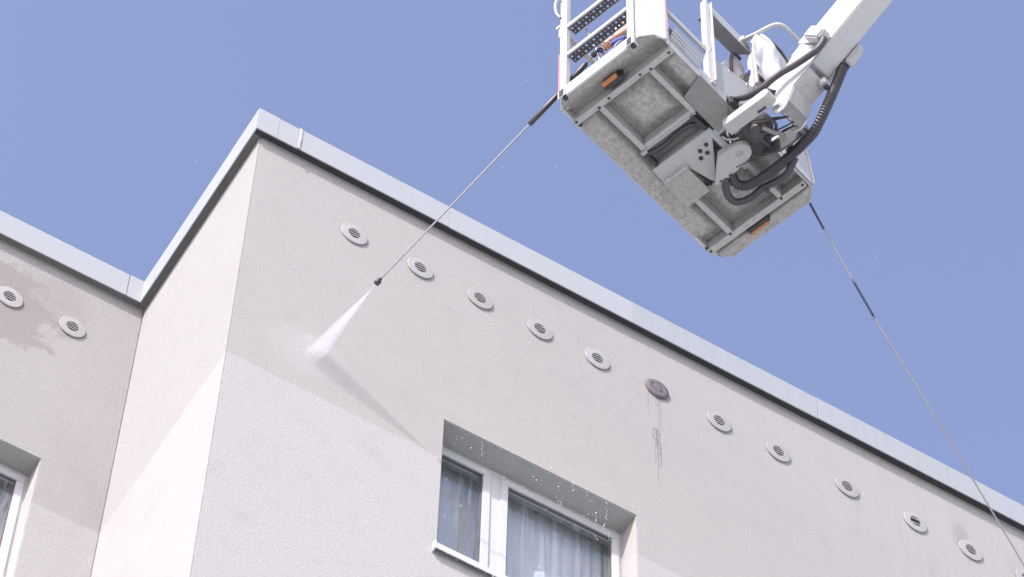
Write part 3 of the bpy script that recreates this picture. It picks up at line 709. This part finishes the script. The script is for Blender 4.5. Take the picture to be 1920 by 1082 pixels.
# underside: hose tunnel, socket box, step plate
U().box((.704, .212, .012), (.722, .70, FL - .002)).build('tunnel_lip', M['galv_beam'], lift)
U().add([(.72, .21, FL - .0025), (.86, .21, FL - .0025), (.86, .70, FL - .0025), (.72, .70, FL - .0025)], [(0, 1, 2, 3)]).build('tunnel_back', M['galv_dark'], lift)
U().tube(spline([(.735, .20, .03), (.76, .25, .02), (.775, .36, .022), (.765, .48, .03), (.775, .60, .032), (.83, .66, .034), (.90, .68, .03)], 6), .021, 10).build('tunnel_hose', M['rubber'], lift)
box_ = U().prism([(.868, .165, .0), (.868, .655, .0), (.905, .686, .0), (1.050, .588, .0), (1.235, .447, .0), (1.215, .425, .0), (1.06, .385, .0), (1.02, .36, .0), (1.02, .155, .0)], (0, 0, FL - .001)).build('socket_box', M['white_dirty'], lift, bevel=.003, seg=1)
U().prism([(.945, .497, -.004), (.902, .682, -.004), (1.046, .578, -.004), (1.046, .428, -.004)], (0, 0, .004)).build('socket_panel', M['grey_paint'], box_)
def mixp(s, t):
    a, b2, c2, d2 = Vector((.945, .497, -.004)), Vector((.902, .682, -.004)), Vector((1.046, .578, -.004)), Vector((1.046, .428, -.004))
    return (a * (1 - s) + b2 * s) * (1 - t) + (d2 * (1 - s) + c2 * s) * t
for s, t in ((.30, .30), (.68, .30), (.30, .74), (.70, .74)):
    U().lathe([(.0001, -.004), (.010, -.0045), (.011, -.010), (.0155, -.010), (.017, 0)], mixp(s, t), (0, 0, 1), 14).build('socket', M['plastic_dark'], box_)
U().box((.868, .66, -.003), (1.30, .70, .045)).build('mount_rail', M['grey_paint'], lift, bevel=.003)
U().prism([(1.02, .615, .012), (1.055, .60, .012), (1.235, .445, .012), (1.215, .437, .012), (1.07, .56, .012), (1.0, .64, .012)], (0, 0, .02)).build('bracket_gap', M['plastic_dark'], lift)
stp = U().box((1.005, .158, -.032), (1.256, .378, -.022)).build('step_plate', M['tread'], lift, bevel=.002, seg=1)
fp = U().box((.985, .168, -.036), (1.003, .384, .0)).build('step_flange', M['white_dirty'], stp)
for v_ in (.205, .345): U().lathe([(.0001, .008), (.006, .007), (.009, 0)], (.985, v_, -.018), (-1, 0, 0), 10).build('rivet', M['steel'], stp)
U().box((1.06, .386, .012), (1.25, .402, .04)).build('step_gap', M['plastic_dark'], lift)
U().add([(1.0, .21, FL - .003), (1.30, .21, FL - .003), (1.30, .68, FL - .003), (1.0, .68, FL - .003)], [(0, 1, 2, 3)]).build('floor_patch', M['galv'], lift)
U().box((.735, .200, -.002), (.862, .226, .06)).build('slot_opening', M['plastic_dark'], lift)  # solid dark blocks; shade inside the slots put into their colour
U().prism([(.716, .650, -.003), (.716, .682, -.003), (.840, .692, -.003), (.840, .664, -.003)], (0, 0, .05)).build('slot_opening', M['plastic_dark'], lift)
U().box((.704, .196, -.004), (.733, .240, .03)).build('slot_edge', M['galv_beam'], lift)
# pivot bracket (horizontal plate with rounded nose) and its bolt
nose = [(1.219, .446), (1.232, .468), (1.240, .56), (1.237, .60), (1.205, .78)]
for i in range(7): a = R(10 + i * 26); nose.append((1.135 + .068 * math.cos(a), .772 + .068 * math.sin(a)))
nose += [(1.060, .75), (1.050, .618)]
pv = U().prism([(u, v, -.085) for u, v in nose], (0, 0, .085)).build('pivot_bracket', M['white_dirty'], lift, bevel=.004, seg=2)
pb = U().lathe([(.0001, -.010), (.012, -.010), (.013, -.001), (.019, -.001), (.020, -.005), (.030, -.005), (.032, 0)], (1.130, .752, -.085), (0, 0, 1), 18).build('pivot_bolt', M['galv_beam'], pv)
U().lathe([(.0001, -.002), (.009, -.002), (.009, .01)], (1.218, .503, -.0855), (0, 0, 1), 12).build('drain_hole', M['bolt'], pv)
U().box((.90, .70, -.004), (1.06, .905, .048)).build('mount_box', M['grey_paint'], lift, bevel=.003)
U().box((.955, .715, -.012), (1.055, .80, -.003)).build('mount_opening', M['plastic_dark'], lift)
U().tube(spline([(.94, .80, -.02), (.98, .77, -.03), (1.01, .76, -.015), (1.05, .74, -.03)], 5), .009, 8).build('pipe_bend', M['steel'], lift)
U().tube(spline([(.97, .73, -.02), (1.00, .74, -.035), (1.04, .78, -.03), (1.06, .83, -.02)], 5), .008, 8).build('pipe_bend', M['white_dirty'], lift)
# smooth plate below the floor edge beside the mounting
U().prism([(.50, .925, .010), (.795, .925, -.004), (.905, .842, -.014), (.93, .722, -.014), (.56, .722, .006)], (0, 0, .014)).build('mount_plate', M['galv_dark'], lift, bevel=.002, seg=1)

U().box((.925, .928, -.06), (1.262, .945, .14)).build('mount_backplate', M['tread_under'], lift)  # dark plate added as the shaded interior behind the lugs
# swivel: lug, rotator drum, second lug
lg = U(); cs = [(.84, -.09), (.84, -.172)]; cs += [(1.205 + .048 * math.sin(R(a)), -.134 - .048 * math.cos(R(a))) for a in range(0, 181, 20)]
lg.prism([(.835, v, w_) for v, w_ in cs], (.098, 0, 0)); swv = lg.build('swivel_lug', M['white_dirty'], lift, bevel=.003, seg=1)
U().box((.90, 1.10, -.188), (.915, 1.17, -.179)).build('lug_slot', M['plastic_dark'], swv)
U().lathe([(.0001, -.035), (.10, -.035), (.11, -.03), (.11, .06)], (1.10, .95, 0), (0, 0, 1), 28).build('rotator_drum', M['tread_under'], lift)  # drum and cap coloured dark for the shade between the lugs
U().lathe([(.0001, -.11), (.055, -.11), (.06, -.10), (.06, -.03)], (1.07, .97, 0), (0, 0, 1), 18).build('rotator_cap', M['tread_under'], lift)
cs2 = [(.86, .02), (.86, -.06), (1.0, -.16), (1.08, -.175), (1.20, -.17), (1.26, -.10), (1.18, .02)]
U().prism([(1.03, .77, -.03), (1.24, .80, -.03), (1.30, .86, -.03), (1.28, .925, -.03), (1.03, .925, -.03)], (0, 0, .03)).build('slew_plate', M['plastic_dark'], lift)  # dark plate added as the shaded hollow beside the bracket
U().prism([(1.255, v, w_) for v, w_ in cs2], (.018, 0, 0)).build('swivel_lug', M['tread_under'], lift, bevel=.003, seg=1)  # lug coloured dark to stand for the boom's shadow on it
U().tube(spline([(.96, 1.12, -.20), (1.02, 1.15, -.22), (1.08, 1.12, -.20), (1.12, 1.05, -.18)], 5), .012, 8).build('hydraulic_pipe', M['rubber'], lift)
U().tube(spline([(1.02, 1.05, -.19), (1.08, 1.09, -.22), (1.15, 1.12, -.2), (1.21, 1.09, -.17)], 5), .017, 8).build('hydraulic_pipe', M['galv_dark'], lift)
U().tube([(1.00, 1.245, -.168), (1.26, 1.245, -.168)], .03, 16).build('pivot_pin', M['steel'], lift)
U().tube(spline([(1.26, .99, -.02), (1.27, .92, -.05), (1.28, .84, -.04), (1.22, .76, -.09), (1.20, .66, -.09)], 5), .0035, 6).build('thin_cable', M['rubber'], lift)

# boom: square tube with gooseneck cheeks
BU0, BU1 = .985, 1.175
d_ = Vector((0, .38, .24)).normalized(); n_b = Vector((0, -d_.z, d_.y))
P0 = Vector((BU0, 1.54, .118)); HB = .325
def bp(t, h): p = P0 + d_ * t + n_b * h; return (p.y, p.z)
c4 = [bp(0, 0), bp(0, HB), bp(7, HB), bp(7, 0)]
boom = U().prism([(BU0, v, w_) for v, w_ in c4], (BU1 - BU0, 0, 0)).build('boom_arm', M['white'], lift, bevel=.008, seg=2)
pin = (1.245, -.168); prof = []
for a in range(150, 321, 17): prof.append((pin[0] + .068 * math.cos(R(a)), pin[1] + .068 * math.sin(R(a))))
prof += [(1.315, -.175), (1.375, -.025), (1.49, .045), bp(.10, -.001), bp(.12, HB - .02), bp(-.10, HB - .08), (1.27, .17), (1.19, -.04)]
for uu, nm in ((BU0 - .014, 'boom_cheek'), (BU1 + .002, 'boom_cheek')):
    ck_ = U().prism([(uu, v, w_) for v, w_ in prof], (.012, 0, 0)).build(nm, M['white'], lift, bevel=.002, seg=1); ck_.parent = boom
pn = U().lathe([(.0001, .006), (.024, .006), (.026, 0)], (BU0 - .014, pin[0], pin[1]), (-1, 0, 0), 18).build('pin_cap', M['galv_dark'], lift); pn.parent = boom
# bottom covers of the gooseneck
def cover(a, b2, name, mat, th=.006):
    (v0_, w0), (v1_, w1_) = a, b2; dv, dw = v1_ - v0_, w1_ - w0; L_ = math.hypot(dv, dw); nv, nw = -dw / L_ * th, dv / L_ * th
    o = U().prism([(BU0 - .002, v0_, w0), (BU0 - .002, v1_, w1_), (BU0 - .002, v1_ + nv, w1_ + nw), (BU0 - .002, v0_ + nv, w0 + nw)], (BU1 - BU0 + .004, 0, 0)).build(name, mat, lift, bevel=.001, seg=1); o.parent = boom; return o
cover((1.322, -.172), (1.378, -.030), 'neck_cover', M['galv_beam']); cover((1.378, -.030), (1.52, .058), 'neck_cover', M['white_dirty']); cover((1.26, -.236), (1.322, -.172), 'neck_cover', M['galv_dark'])
for u, v, w_ in ((1.05, 1.44, .012), (1.13, 1.46, .022)):
    o = U().lathe([(.0001, .014), (.010, .013), (.013, 0)], (u, v, w_), (0, d_.z, -d_.y), 12).build('bolt', M['white_dirty'], lift); o.parent = boom
o = U().box((1.10, 1.50, -.01), (1.165, 1.555, .06)).build('stop_block', M['white_dirty'], lift, bevel=.008); o.parent = boom
o = U().box((1.125, 1.515, -.035), (1.165, 1.55, -.01)).build('stop_pad', M['rubber'], lift, bevel=.004); o.parent = boom
# cable clamp on the lit face, guide plate on the far lower edge
c1, c2 = bp(.13, .19), bp(.24, .19); c3, c5 = bp(.235, .0), bp(.15, .0)
o = U().prism([(BU0 - .095, v, w_) for v, w_ in (c1, c2, c3, c5)], (.091, 0, 0)).build('cable_clamp', M['white'], lift, bevel=.012, seg=2); o.parent = boom
c1, c2 = bp(.10, HB + .006), bp(.20, HB + .006); c3, c5 = bp(.24, .19), bp(.13, .19)
o = U().prism([(BU0 - .020, v, w_) for v, w_ in (c1, c2, c3, c5)], (.018, 0, 0)).build('cable_clamp', M['white'], lift, bevel=.006, seg=1); o.parent = boom
c1, c2, c3, c5 = bp(.165, -.055), bp(.29, -.05), bp(.34, .0), bp(.34, .05)
o = U().prism([(BU1 + .004, v, w_) for v, w_ in (c1, c2, c3, c5, bp(.165, .05))], (.06, 0, 0)).build('hose_guide', M['grey_paint'], lift, bevel=.008); o.parent = boom
# cables and corrugated hoses
U().tube(spline([(.845, .948, .105), (.86, .985, .085), (.875, 1.06, .052), (.88, 1.17, .036), (.885, 1.25, .06), (.90, 1.33, .090), (.915, 1.43, .093), (.925, 1.53, .098), (.930, 1.62, .105), (.937, 1.67, .15), (.937, 1.70, .20)], 6), .0245, 12).build('power_cable', M['hose_dark'], lift)
o = U().box((.815, .915, .02), (.90, .955, .115)).build('cable_gland', M['rubber'], lift, bevel=.01)
U().box((.835, .955, .065), (.885, .972, .135)).build('gland_nut', M['rubber'], lift, bevel=.008)
def corrugated(path, r_, pitch, name, par):
    P = path; rad = []; pts_ = []
    # resample evenly
    L_ = [0.]
    for i in range(1, len(P)): L_.append(L_[-1] + (P[i] - P[i - 1]).length)
    n__ = int(L_[-1] / pitch * 4); j = 0
    for i in range(n__ + 1):
        s = L_[-1] * i / n__
        while j < len(P) - 2 and L_[j + 1] < s: j += 1
        t = (s - L_[j]) / max(L_[j + 1] - L_[j], 1e-9); pts_.append(P[j].lerp(P[j + 1], t)); rad.append(r_ * (1.0, 1.09, 1.0, .86)[i % 4])
    return U().tube(pts_, r_, 14, rad).build(name, M['rubber'], par)
corrugated(spline([(1.205, 1.672, .225), (1.202, 1.643, .165), (1.202, 1.594, .063), (1.21, 1.501, -.090), (1.24, 1.385, -.195), (1.28, 1.29, -.205), (1.335, 1.155, -.140), (1.365, 1.08, -.10), (1.382, 1.0, -.08), (1.39, .875, -.085), (1.385, .74, -.09), (1.365, .62, -.09), (1.30, .575, -.085), (1.22, .60, -.05)], 10), .036, .021, 'corrugated_hose', lift)
U().tube(spline([(1.236, .55, -.05), (1.245, .531, -.08), (1.29, .49, -.085), (1.36, .462, -.085), (1.43, .475, -.082), (1.468, .565, -.08), (1.462, .69, -.08), (1.482, .80, -.085), (1.478, .90, -.09), (1.45, .96, -.085), (1.42, 1.02, -.08)], 8), .027, 12).build('drain_hose', M['hose_dark'], lift)
U().tube([(1.2035, 1.655, .188), (1.204, 1.664, .207), (1.206, 1.685, .25)], .03, 14, [.040, .042, .036]).build('hose_collar', M['plastic_dark'], lift)
for i_, (a_, b_, c_) in enumerate((((1.02, .95, -.05), (1.03, 1.10, -.14), (1.06, 1.24, -.20)), ((1.06, .90, -.045), (1.10, 1.06, -.16), (1.12, 1.26, -.215)), ((1.14, .93, -.05), (1.16, 1.08, -.13), (1.15, 1.28, -.20)), ((1.0, .86, -.04), (.975, 1.0, -.10), (1.04, 1.20, -.19)))):
    U().tube(spline([a_, b_, c_], 8), (.009, .007, .010, .006)[i_], 8).build('hydraulic_hose', M['hose_dark'] if i_ % 2 else M['rubber'], lift)
U().box((1.452, .685, -.115), (1.502, .725, -.06)).build('hose_clip', M['hose_dark'], lift, bevel=.01)
U().tube(spline([(1.33, 1.06, -.05), (1.355, 1.02, -.045), (1.36, 1.0, -.04)], 3), .016, 10).build('hose_clip', M['rubber'], lift)

# ------------------------------------------------------------------ lance, hoses, water
LM = Matrix.Translation(A0) @ Matrix.Rotation(YAW, 4, 'Z')
def W(u, v, w_): return LM @ Vector((u, -v, w_))
N = Vector((.8192, -.56, ZT - 2.28)); HIT = Vector((.658, 0.0, ZT - 2.606))
Mp = W(.08, -.006, .30); Hp = W(.11, .339, .561)
lan = empty('pressure_washer_lance', N)
tag(lan, 'long thin steel spray lance held out from the basket towards the wall', 'spray lance')
def rel(p): return Vector(p) - N
lp = spline([rel(N), rel(N.lerp(Mp, .35)), rel(N.lerp(Mp, .7)), rel(Mp), rel(Mp.lerp(Hp, .55)), rel(Hp)], 10)
MB().tube(lp, .0062, 10).build('lance_tube', M['lance'], lan)
dN = (N - Mp).normalized()
MB().tube([rel(N - dN * .045), rel(N - dN * .028), rel(N - dN * .026), rel(N + dN * .012), rel(N + dN * .016)], .02, 14, [.010, .011, .0215, .0225, .018]).build('nozzle', M['plastic_dark'], lan)
g0, g1 = N.lerp(Mp, .825), N.lerp(Mp, .985)
MB().tube([rel(g0), rel(g0.lerp(g1, .04)), rel(g0.lerp(g1, .97)), rel(g1)], .019, 14, [.012, .0195, .0195, .013]).build('hand_grip', M['plastic_dark'], lan)
MB().tube([rel(g1), rel(g1 + (Mp - N).normalized() * .03)], .012, 12).build('fitting', M['brass'], lan)
h0, h1 = Mp.lerp(Hp, .18), Mp.lerp(Hp, .66)
MB().tube([rel(h0), rel(h0.lerp(h1, .06)), rel(h0.lerp(h1, .93)), rel(h1)], .02, 14, [.013, .020, .020, .011]).build('hand_grip', M['plastic_dark'], lan)
f0, f1 = Mp.lerp(Hp, .80), Mp.lerp(Hp, .93)
MB().tube([rel(f0), rel(f0.lerp(f1, .15)), rel(f0.lerp(f1, .85)), rel(f1)], .017, 12, [.012, .0185, .0185, .012]).build('coupling', M['plastic_dark'], lan)
# trigger gun: dark blue body through the fist, pale guard, hose tail
gdir = (Hp - Mp).normalized()
G1 = W(.122, .365, .515); G2 = W(.145, .43, .565); G3 = W(.155, .50, .56); G4 = W(.16, .54, .545)
MB().tube(spline([rel(Hp - gdir * .02), rel(G1), rel(W(.13, .395, .545)), rel(G2)], 5), .016, 12).build('gun_body', M['grip'], lan)
MB().tube(spline([rel(W(.125, .36, .50)), rel(W(.14, .39, .49)), rel(W(.15, .425, .50)), rel(W(.155, .455, .535)), rel(W(.157, .49, .545)), rel(W(.158, .52, .54))], 6), .0085, 8).build('trigger_guard', M['grip_blue'], lan)
MB().tube(spline([rel(G2), rel(W(.15, .47, .57)), rel(G3), rel(G4)], 5), .018, 12).build('hose_swivel', M['blue'], lan)
MB().tube(spline([rel(G4), rel(W(.17, .60, .52)), rel(W(.22, .68, .40)), rel(W(.30, .66, .27)), rel(W(.45, .55, .16)), rel(W(.9, .35, .145))], 8), .012, 10).build('feed_hose', M['blue'], lan)

hose = empty('taut_hose', W(1.848, .82, .03))
tag(hose, 'thin taut grey hose with dark sleeves running down from the basket corner', 'hose')
HP = [(1.842, .82, .018), (1.857, .82, -.006), (1.98, .82, -.158), (2.265, .82, -.478), (2.481, .82, -.712), (2.532, .82, -.770), (3.137, .82, -1.305), (3.656, .82, -1.812), (3.968, .82, -2.125), (6.2, .82, -4.4), (12.2, .82, -11.1), (20.7, .82, -20.92)]
hp = [W(*q) - W(1.848, .82, .03) for q in HP]
hpath = spline(hp, 8)
MB().tube(hpath, .0062, 8).build('hose_line', M['hose_grey'], hose)
def sleeve(i0, i1, r_=.0088): MB().tube(hpath[i0:i1 + 1], r_, 10).build('sleeve', M['sleeve'], hose)
sleeve(0, 16); sleeve(24, 32); sleeve(35, 37)

# fan of spray, a tapering body of fine mist; its own z axis runs from the nozzle to the wall
dS = (HIT - N).normalized(); sn0 = N + dS * .014; L_ = (HIT - sn0).length
wide = Vector((.28, .49, .83)); wide = (wide - dS * wide.dot(dS)).normalized(); rot = Matrix((wide.cross(dS), wide, dS)).transposed().to_quaternion(); inv_ = rot.to_matrix().inverted()
b = MB(); n_, m_ = 24, 14; vs = []
for i in range(m_ + 1):
    t = i / m_; r_ = .006 + .100 * t
    for j in range(n_):
        a = 2 * math.pi * j / n_; p = sn0 + dS * (L_ * t) + rot @ Vector((math.cos(a) * r_, math.sin(a) * r_ * 1.75, 0))
        if p.y > -.006: p = p + dS * ((-.006 - p.y) / dS.y)
        if i == m_: p = p + dS * ((-.006 - p.y) / dS.y)
        vs.append(tuple(inv_ @ (p - sn0)))
fs = [(i * n_ + j, i * n_ + (j + 1) % n_, (i + 1) * n_ + (j + 1) % n_, (i + 1) * n_ + j) for i in range(m_) for j in range(n_)] + [tuple(range(n_)), tuple(range(m_ * n_, (m_ + 1) * n_))]
b.add(vs, fs, True); sp_o = b.build('water_jet', M['spray']); sp_o.location = sn0; sp_o.rotation_euler = rot.to_euler()
tag(sp_o, 'white fan of water spraying from the lance nozzle onto the wall', 'water jet')
b = MB(); n_ = 20; vs = []
rr = random.Random(4)
for i in range(9):
    th_ = math.pi * i / 8
    for j in range(n_):
        a = 2 * math.pi * j / n_; k_ = 1 + .14 * math.sin(3 * a + 1) + .08 * math.sin(7 * a)
        vs.append((.115 * k_ * math.sin(th_) * math.cos(a), -.052 + .046 * math.cos(th_), .105 * k_ * math.sin(th_) * math.sin(a)))
b.add(vs, [(i * n_ + j, i * n_ + (j + 1) % n_, (i + 1) * n_ + (j + 1) % n_, (i + 1) * n_ + j) for i in range(8) for j in range(n_)], True)
o = b.build('water_splash', M['splash']); o.location = (HIT.x - .03, 0, HIT.z + .02)
tag(o, 'pale mist of splash where the jet meets the wall', 'splash', None, 'stuff')

# flying and hanging drops: real beads of water
b = MB(); rr = random.Random(21)
def bead(p, r_, el=1.0):
    p = Vector(p); r_ *= .95; vs = [p + Vector((0, 0, r_ * el)), p - Vector((0, 0, r_ * el))]; k_ = 6
    for zz, q in ((.5, .86), (-.5, .86)): vs += [p + Vector((math.cos(2 * math.pi * j / k_) * r_ * q, math.sin(2 * math.pi * j / k_) * r_ * q, zz * r_ * el)) for j in range(k_)]
    fs = [(0, 2 + j, 2 + (j + 1) % k_) for j in range(k_)] + [(2 + j, 2 + k_ + j, 2 + k_ + (j + 1) % k_, 2 + (j + 1) % k_) for j in range(k_)] + [(1, 2 + k_ + (j + 1) % k_, 2 + k_ + j) for j in range(k_)]
    b.add(vs, fs, True)
for _ in range(85):                                # off the window head and in front of the panes
    x = rr.uniform(1.75, 3.3); bead((x, rr.uniform(-.12, .12), HEAD - abs(rr.gauss(0, .55)) - .01), rr.uniform(.0018, .0048))
for _ in range(7):                                 # little strings of drops
    x, y_, z_ = rr.uniform(1.75, 3.3), rr.uniform(-.08, .1), HEAD - rr.uniform(0, .5)
    for i in range(rr.randint(4, 9)): bead((x + rr.uniform(-.008, .008), y_, z_ - i * .02 - rr.uniform(0, .012)), rr.uniform(.001, .0030), rr.uniform(1, 3.2))
for _ in range(60):                                 # along the sill edge
    x = rr.uniform(1.69, 3.34); bead((x, -.052, SILLZ - .088 - abs(rr.gauss(0, .05))), rr.uniform(.0015, .004), rr.uniform(1, 2))
for _ in range(90):                                # thrown up round the jet
    a = rr.uniform(0, 6.28); r_ = rr.uniform(.05, .17) * rr.uniform(.5, 1); bead((HIT.x - .03 + r_ * math.cos(a), rr.uniform(-.09, -.01), HIT.z + .02 + r_ * .85 * math.sin(a)), rr.uniform(.0009, .0024), rr.uniform(1, 1.6))
for _ in range(9): bead((rr.uniform(-1.5, 6), rr.uniform(-2.5, -.2), ZT + rr.uniform(-1.5, 1.4)), rr.uniform(.0015, .0032))
tag(b.build('water_drops', M['drop']), 'scattered drops of water falling past the window and from the jet', 'water drops', None, 'stuff')

# ------------------------------------------------------------------ person in the basket
per = empty('person', W(.56, .50, FL + .013), YAW)
tag(per, 'person in pale shirt and grey trousers leaning down in the basket, gripping the lance', 'person')
def PL(u, v, w_): return Vector((u - .56, -(v - .50), w_ - FL - .013))
def skinned(name, verts, edges, radii, mat, root=0, sub=2):
    me = bpy.data.meshes.new(name); me.from_pydata([tuple(v) for v in verts], edges, [])
    o = bpy.data.objects.new(name, me); C.objects.link(o); o.parent = per
    sm = o.modifiers.new('skin', 'SKIN'); sm.use_smooth_shade = True
    for i, r_ in enumerate(radii):
        sv = me.skin_vertices[0].data[i]; rr_ = r_ if isinstance(r_, tuple) else (r_, r_); sv.radius = rr_; sv.use_root = (i == root)
    sb = o.modifiers.new('sub', 'SUBSURF'); sb.levels = sub; sb.render_levels = sub
    me.materials.append(mat); return o
WR = PL(.155, .435, .655); EL = PL(.235, .535, .80); SH = PL(.36, .60, 1.20)
body = [PL(.50, .50, .92), PL(.48, .50, 1.05), PL(.45, .50, 1.20), PL(.41, .50, 1.33), PL(.385, .50, 1.42), PL(.37, .50, 1.50),   # 0-5 pelvis..neck
        SH, EL, WR,                                                                                                            # 6-8 right arm
        PL(.45, .33, 1.33), PL(.42, .28, 1.12), PL(.33, .24, 1.0),                                                             # 9-11 other arm
        PL(.50, .58, .86), PL(.47, .60, .50), PL(.52, .60, .21), PL(.45, .60, .15),                                           # 12-15 leg
        PL(.50, .42, .86), PL(.50, .40, .50), PL(.56, .40, .21), PL(.49, .40, .15)]
ed = [(0, 1), (1, 2), (2, 3), (3, 4), (4, 5), (3, 6), (6, 7), (7, 8), (3, 9), (9, 10), (10, 11), (0, 12), (12, 13), (13, 14), (14, 15), (0, 16), (16, 17), (17, 18), (18, 19)]
ra = [(.16, .11), (.14, .10), (.16, .11), (.15, .10), .06, .055, .056, .041, .028, .056, .042, .03, .085, .06, .045, .042, .085, .06, .045, .042]
bo = skinned('body', body, ed, ra, M['skin'])
skinned('trousers', [body[0], body[12], body[13], body[14], body[16], body[17], body[18]], [(0, 1), (1, 2), (2, 3), (0, 4), (4, 5), (5, 6)], [(.172, .12), .098, .074, .066, .098, .074, .066], M['trousers'])
skinned('shirt', [PL(.505, .50, .90), body[1], body[2], body[3], body[4] + Vector((0, 0, -.03)), SH, SH.lerp(EL, .5), body[9], body[9].lerp(body[10], .6)], [(0, 1), (1, 2), (2, 3), (3, 4), (3, 5), (5, 6), (3, 7), (7, 8)], [(.165, .118), (.155, .112), (.172, .122), (.165, .112), .07, .072, .066, .072, .066], M['shirt'])
for q in (15, 19):
    skinned('shoe', [body[q] + Vector((.085, 0, .03)), body[q] + Vector((.0, 0, .03)), body[q] + Vector((-.12, 0, .02))], [(0, 1), (1, 2)], [.036, .038, .03], M['plastic_dark'])
# head turned down and out towards the wall
hc = PL(.325, .50, 1.64); b = MB(); n_, m_ = 24, 18; vs = []
fd = Vector((-.72, .25, -.62)).normalized(); fu = Vector((-.55, .0, .8)); fu = (fu - fd * fu.dot(fd)).normalized(); fs_ = fd.cross(fu)
for i in range(m_ + 1):
    th_ = math.pi * i / m_
    for j in range(n_):
        a = 2 * math.pi * j / n_; x, y_, z_ = math.sin(th_) * math.cos(a), math.sin(th_) * math.sin(a), math.cos(th_)
        rx, ry, rz_ = .098, .076, .118
        if z_ < 0: ry *= 1 - .32 * z_ * z_; rx *= 1 - .12 * z_ * z_
        X_ = x * rx
        if x > 0:
            X_ += .020 * math.exp(-((y_ * .076) / .012) ** 2 - ((z_ + .12) / .16) ** 2) - .008 * math.exp(-((abs(y_) * .076 - .030) / .014) ** 2 - ((z_ - .08) / .12) ** 2) + .006 * math.exp(-((y_ * .076) / .024) ** 2 - ((z_ + .42) / .06) ** 2)
        vs.append(hc + fd * X_ + fs_ * (y_ * ry) + fu * (z_ * rz_))
b.add(vs, [(i * n_ + j, i * n_ + (j + 1) % n_, (i + 1) * n_ + (j + 1) % n_, (i + 1) * n_ + j) for i in range(m_) for j in range(n_)], True)
hd = b.build('head', M['skin'], per)
for s in (-1, 1):
    MB().lathe([(.0001, .012), (.008, .009), (.012, 0)], hc + fd * .078 + fs_ * (.031 * s) + fu * .008, fd, 12).build('eye', M['eye'], hd)
    MB().tube([hc + fs_ * (.076 * s) + fu * .03, hc + fs_ * (.090 * s) - fd * .012 + fu * .005, hc + fs_ * (.078 * s) - fu * .03], .01, 8, [.006, .016, .007]).build('ear', M['skin'], hd)
b = MB(); vs = []
for i in range(9):
    th_ = math.pi * .56 * i / 8
    for j in range(n_):
        a = 2 * math.pi * j / n_; k_ = 1.09 + rr.uniform(-.012, .012)
        x, y_, z_ = math.sin(th_) * math.cos(a), math.sin(th_) * math.sin(a), math.cos(th_)
        vs.append(hc + fd * (x * .098 * k_ - .016) + fs_ * (y_ * .078 * k_) + fu * (z_ * .12 * k_ + .004))
b.add(vs, [(i * n_ + j, i * n_ + (j + 1) % n_, (i + 1) * n_ + (j + 1) % n_, (i + 1) * n_ + j) for i in range(8) for j in range(n_)], True); b.build('hair', M['hair'], hd)
# right hand closed on the gun: palm, four curled fingers, thumb, all running out of the wrist
K = Hp + gdir * .055; ax = gdir; KL = Vector((K - per.matrix_basis.translation)) if False else None
inv = (Matrix.Translation(W(.56, .50, FL + .013)) @ Matrix.Rotation(YAW, 4, 'Z')).inverted()
gl_ = inv @ W(.128, .385, .535); axl = (inv.to_3x3() @ (W(.145, .43, .565) - W(.122, .365, .515))).normalized()
wv = (WR - gl_); wv = (wv - axl * wv.dot(axl)).normalized(); sd_ = axl.cross(wv).normalized()
HV = [WR, WR.lerp(gl_ + wv * .030, .55), gl_ + wv * .034]; HE = [(0, 1), (1, 2)]; HR = [(.028, .024), (.036, .022), (.040, .020)]
skinned('palm', HV, HE, HR, M['skin']).name = 'hand'
for f in range(4):
    off = axl * (-.030 + .0205 * f); ln = (.92, 1.0, .96, .80)[f]
    v_ = [gl_ + wv * .034 + off * .8, gl_ + wv * .030 + sd_ * .026 * ln + off, gl_ + sd_ * .036 * ln - wv * .004 + off, gl_ + sd_ * .022 - wv * .028 * ln + off, gl_ - sd_ * .006 - wv * .030 * ln + off]
    skinned('finger', v_, [(0, 1), (1, 2), (2, 3), (3, 4)], [.0105, .0100, .0094, .0086, .0072], M['skin'])
v_ = [gl_ + wv * .045 - axl * .02, gl_ + wv * .026 - sd_ * .026 - axl * .032, gl_ + wv * .002 - sd_ * .032 - axl * .045, gl_ - wv * .018 - sd_ * .024 - axl * .058]
skinned('thumb', v_, [(0, 1), (1, 2), (2, 3)], [.013, .0125, .011, .0085], M['skin'])
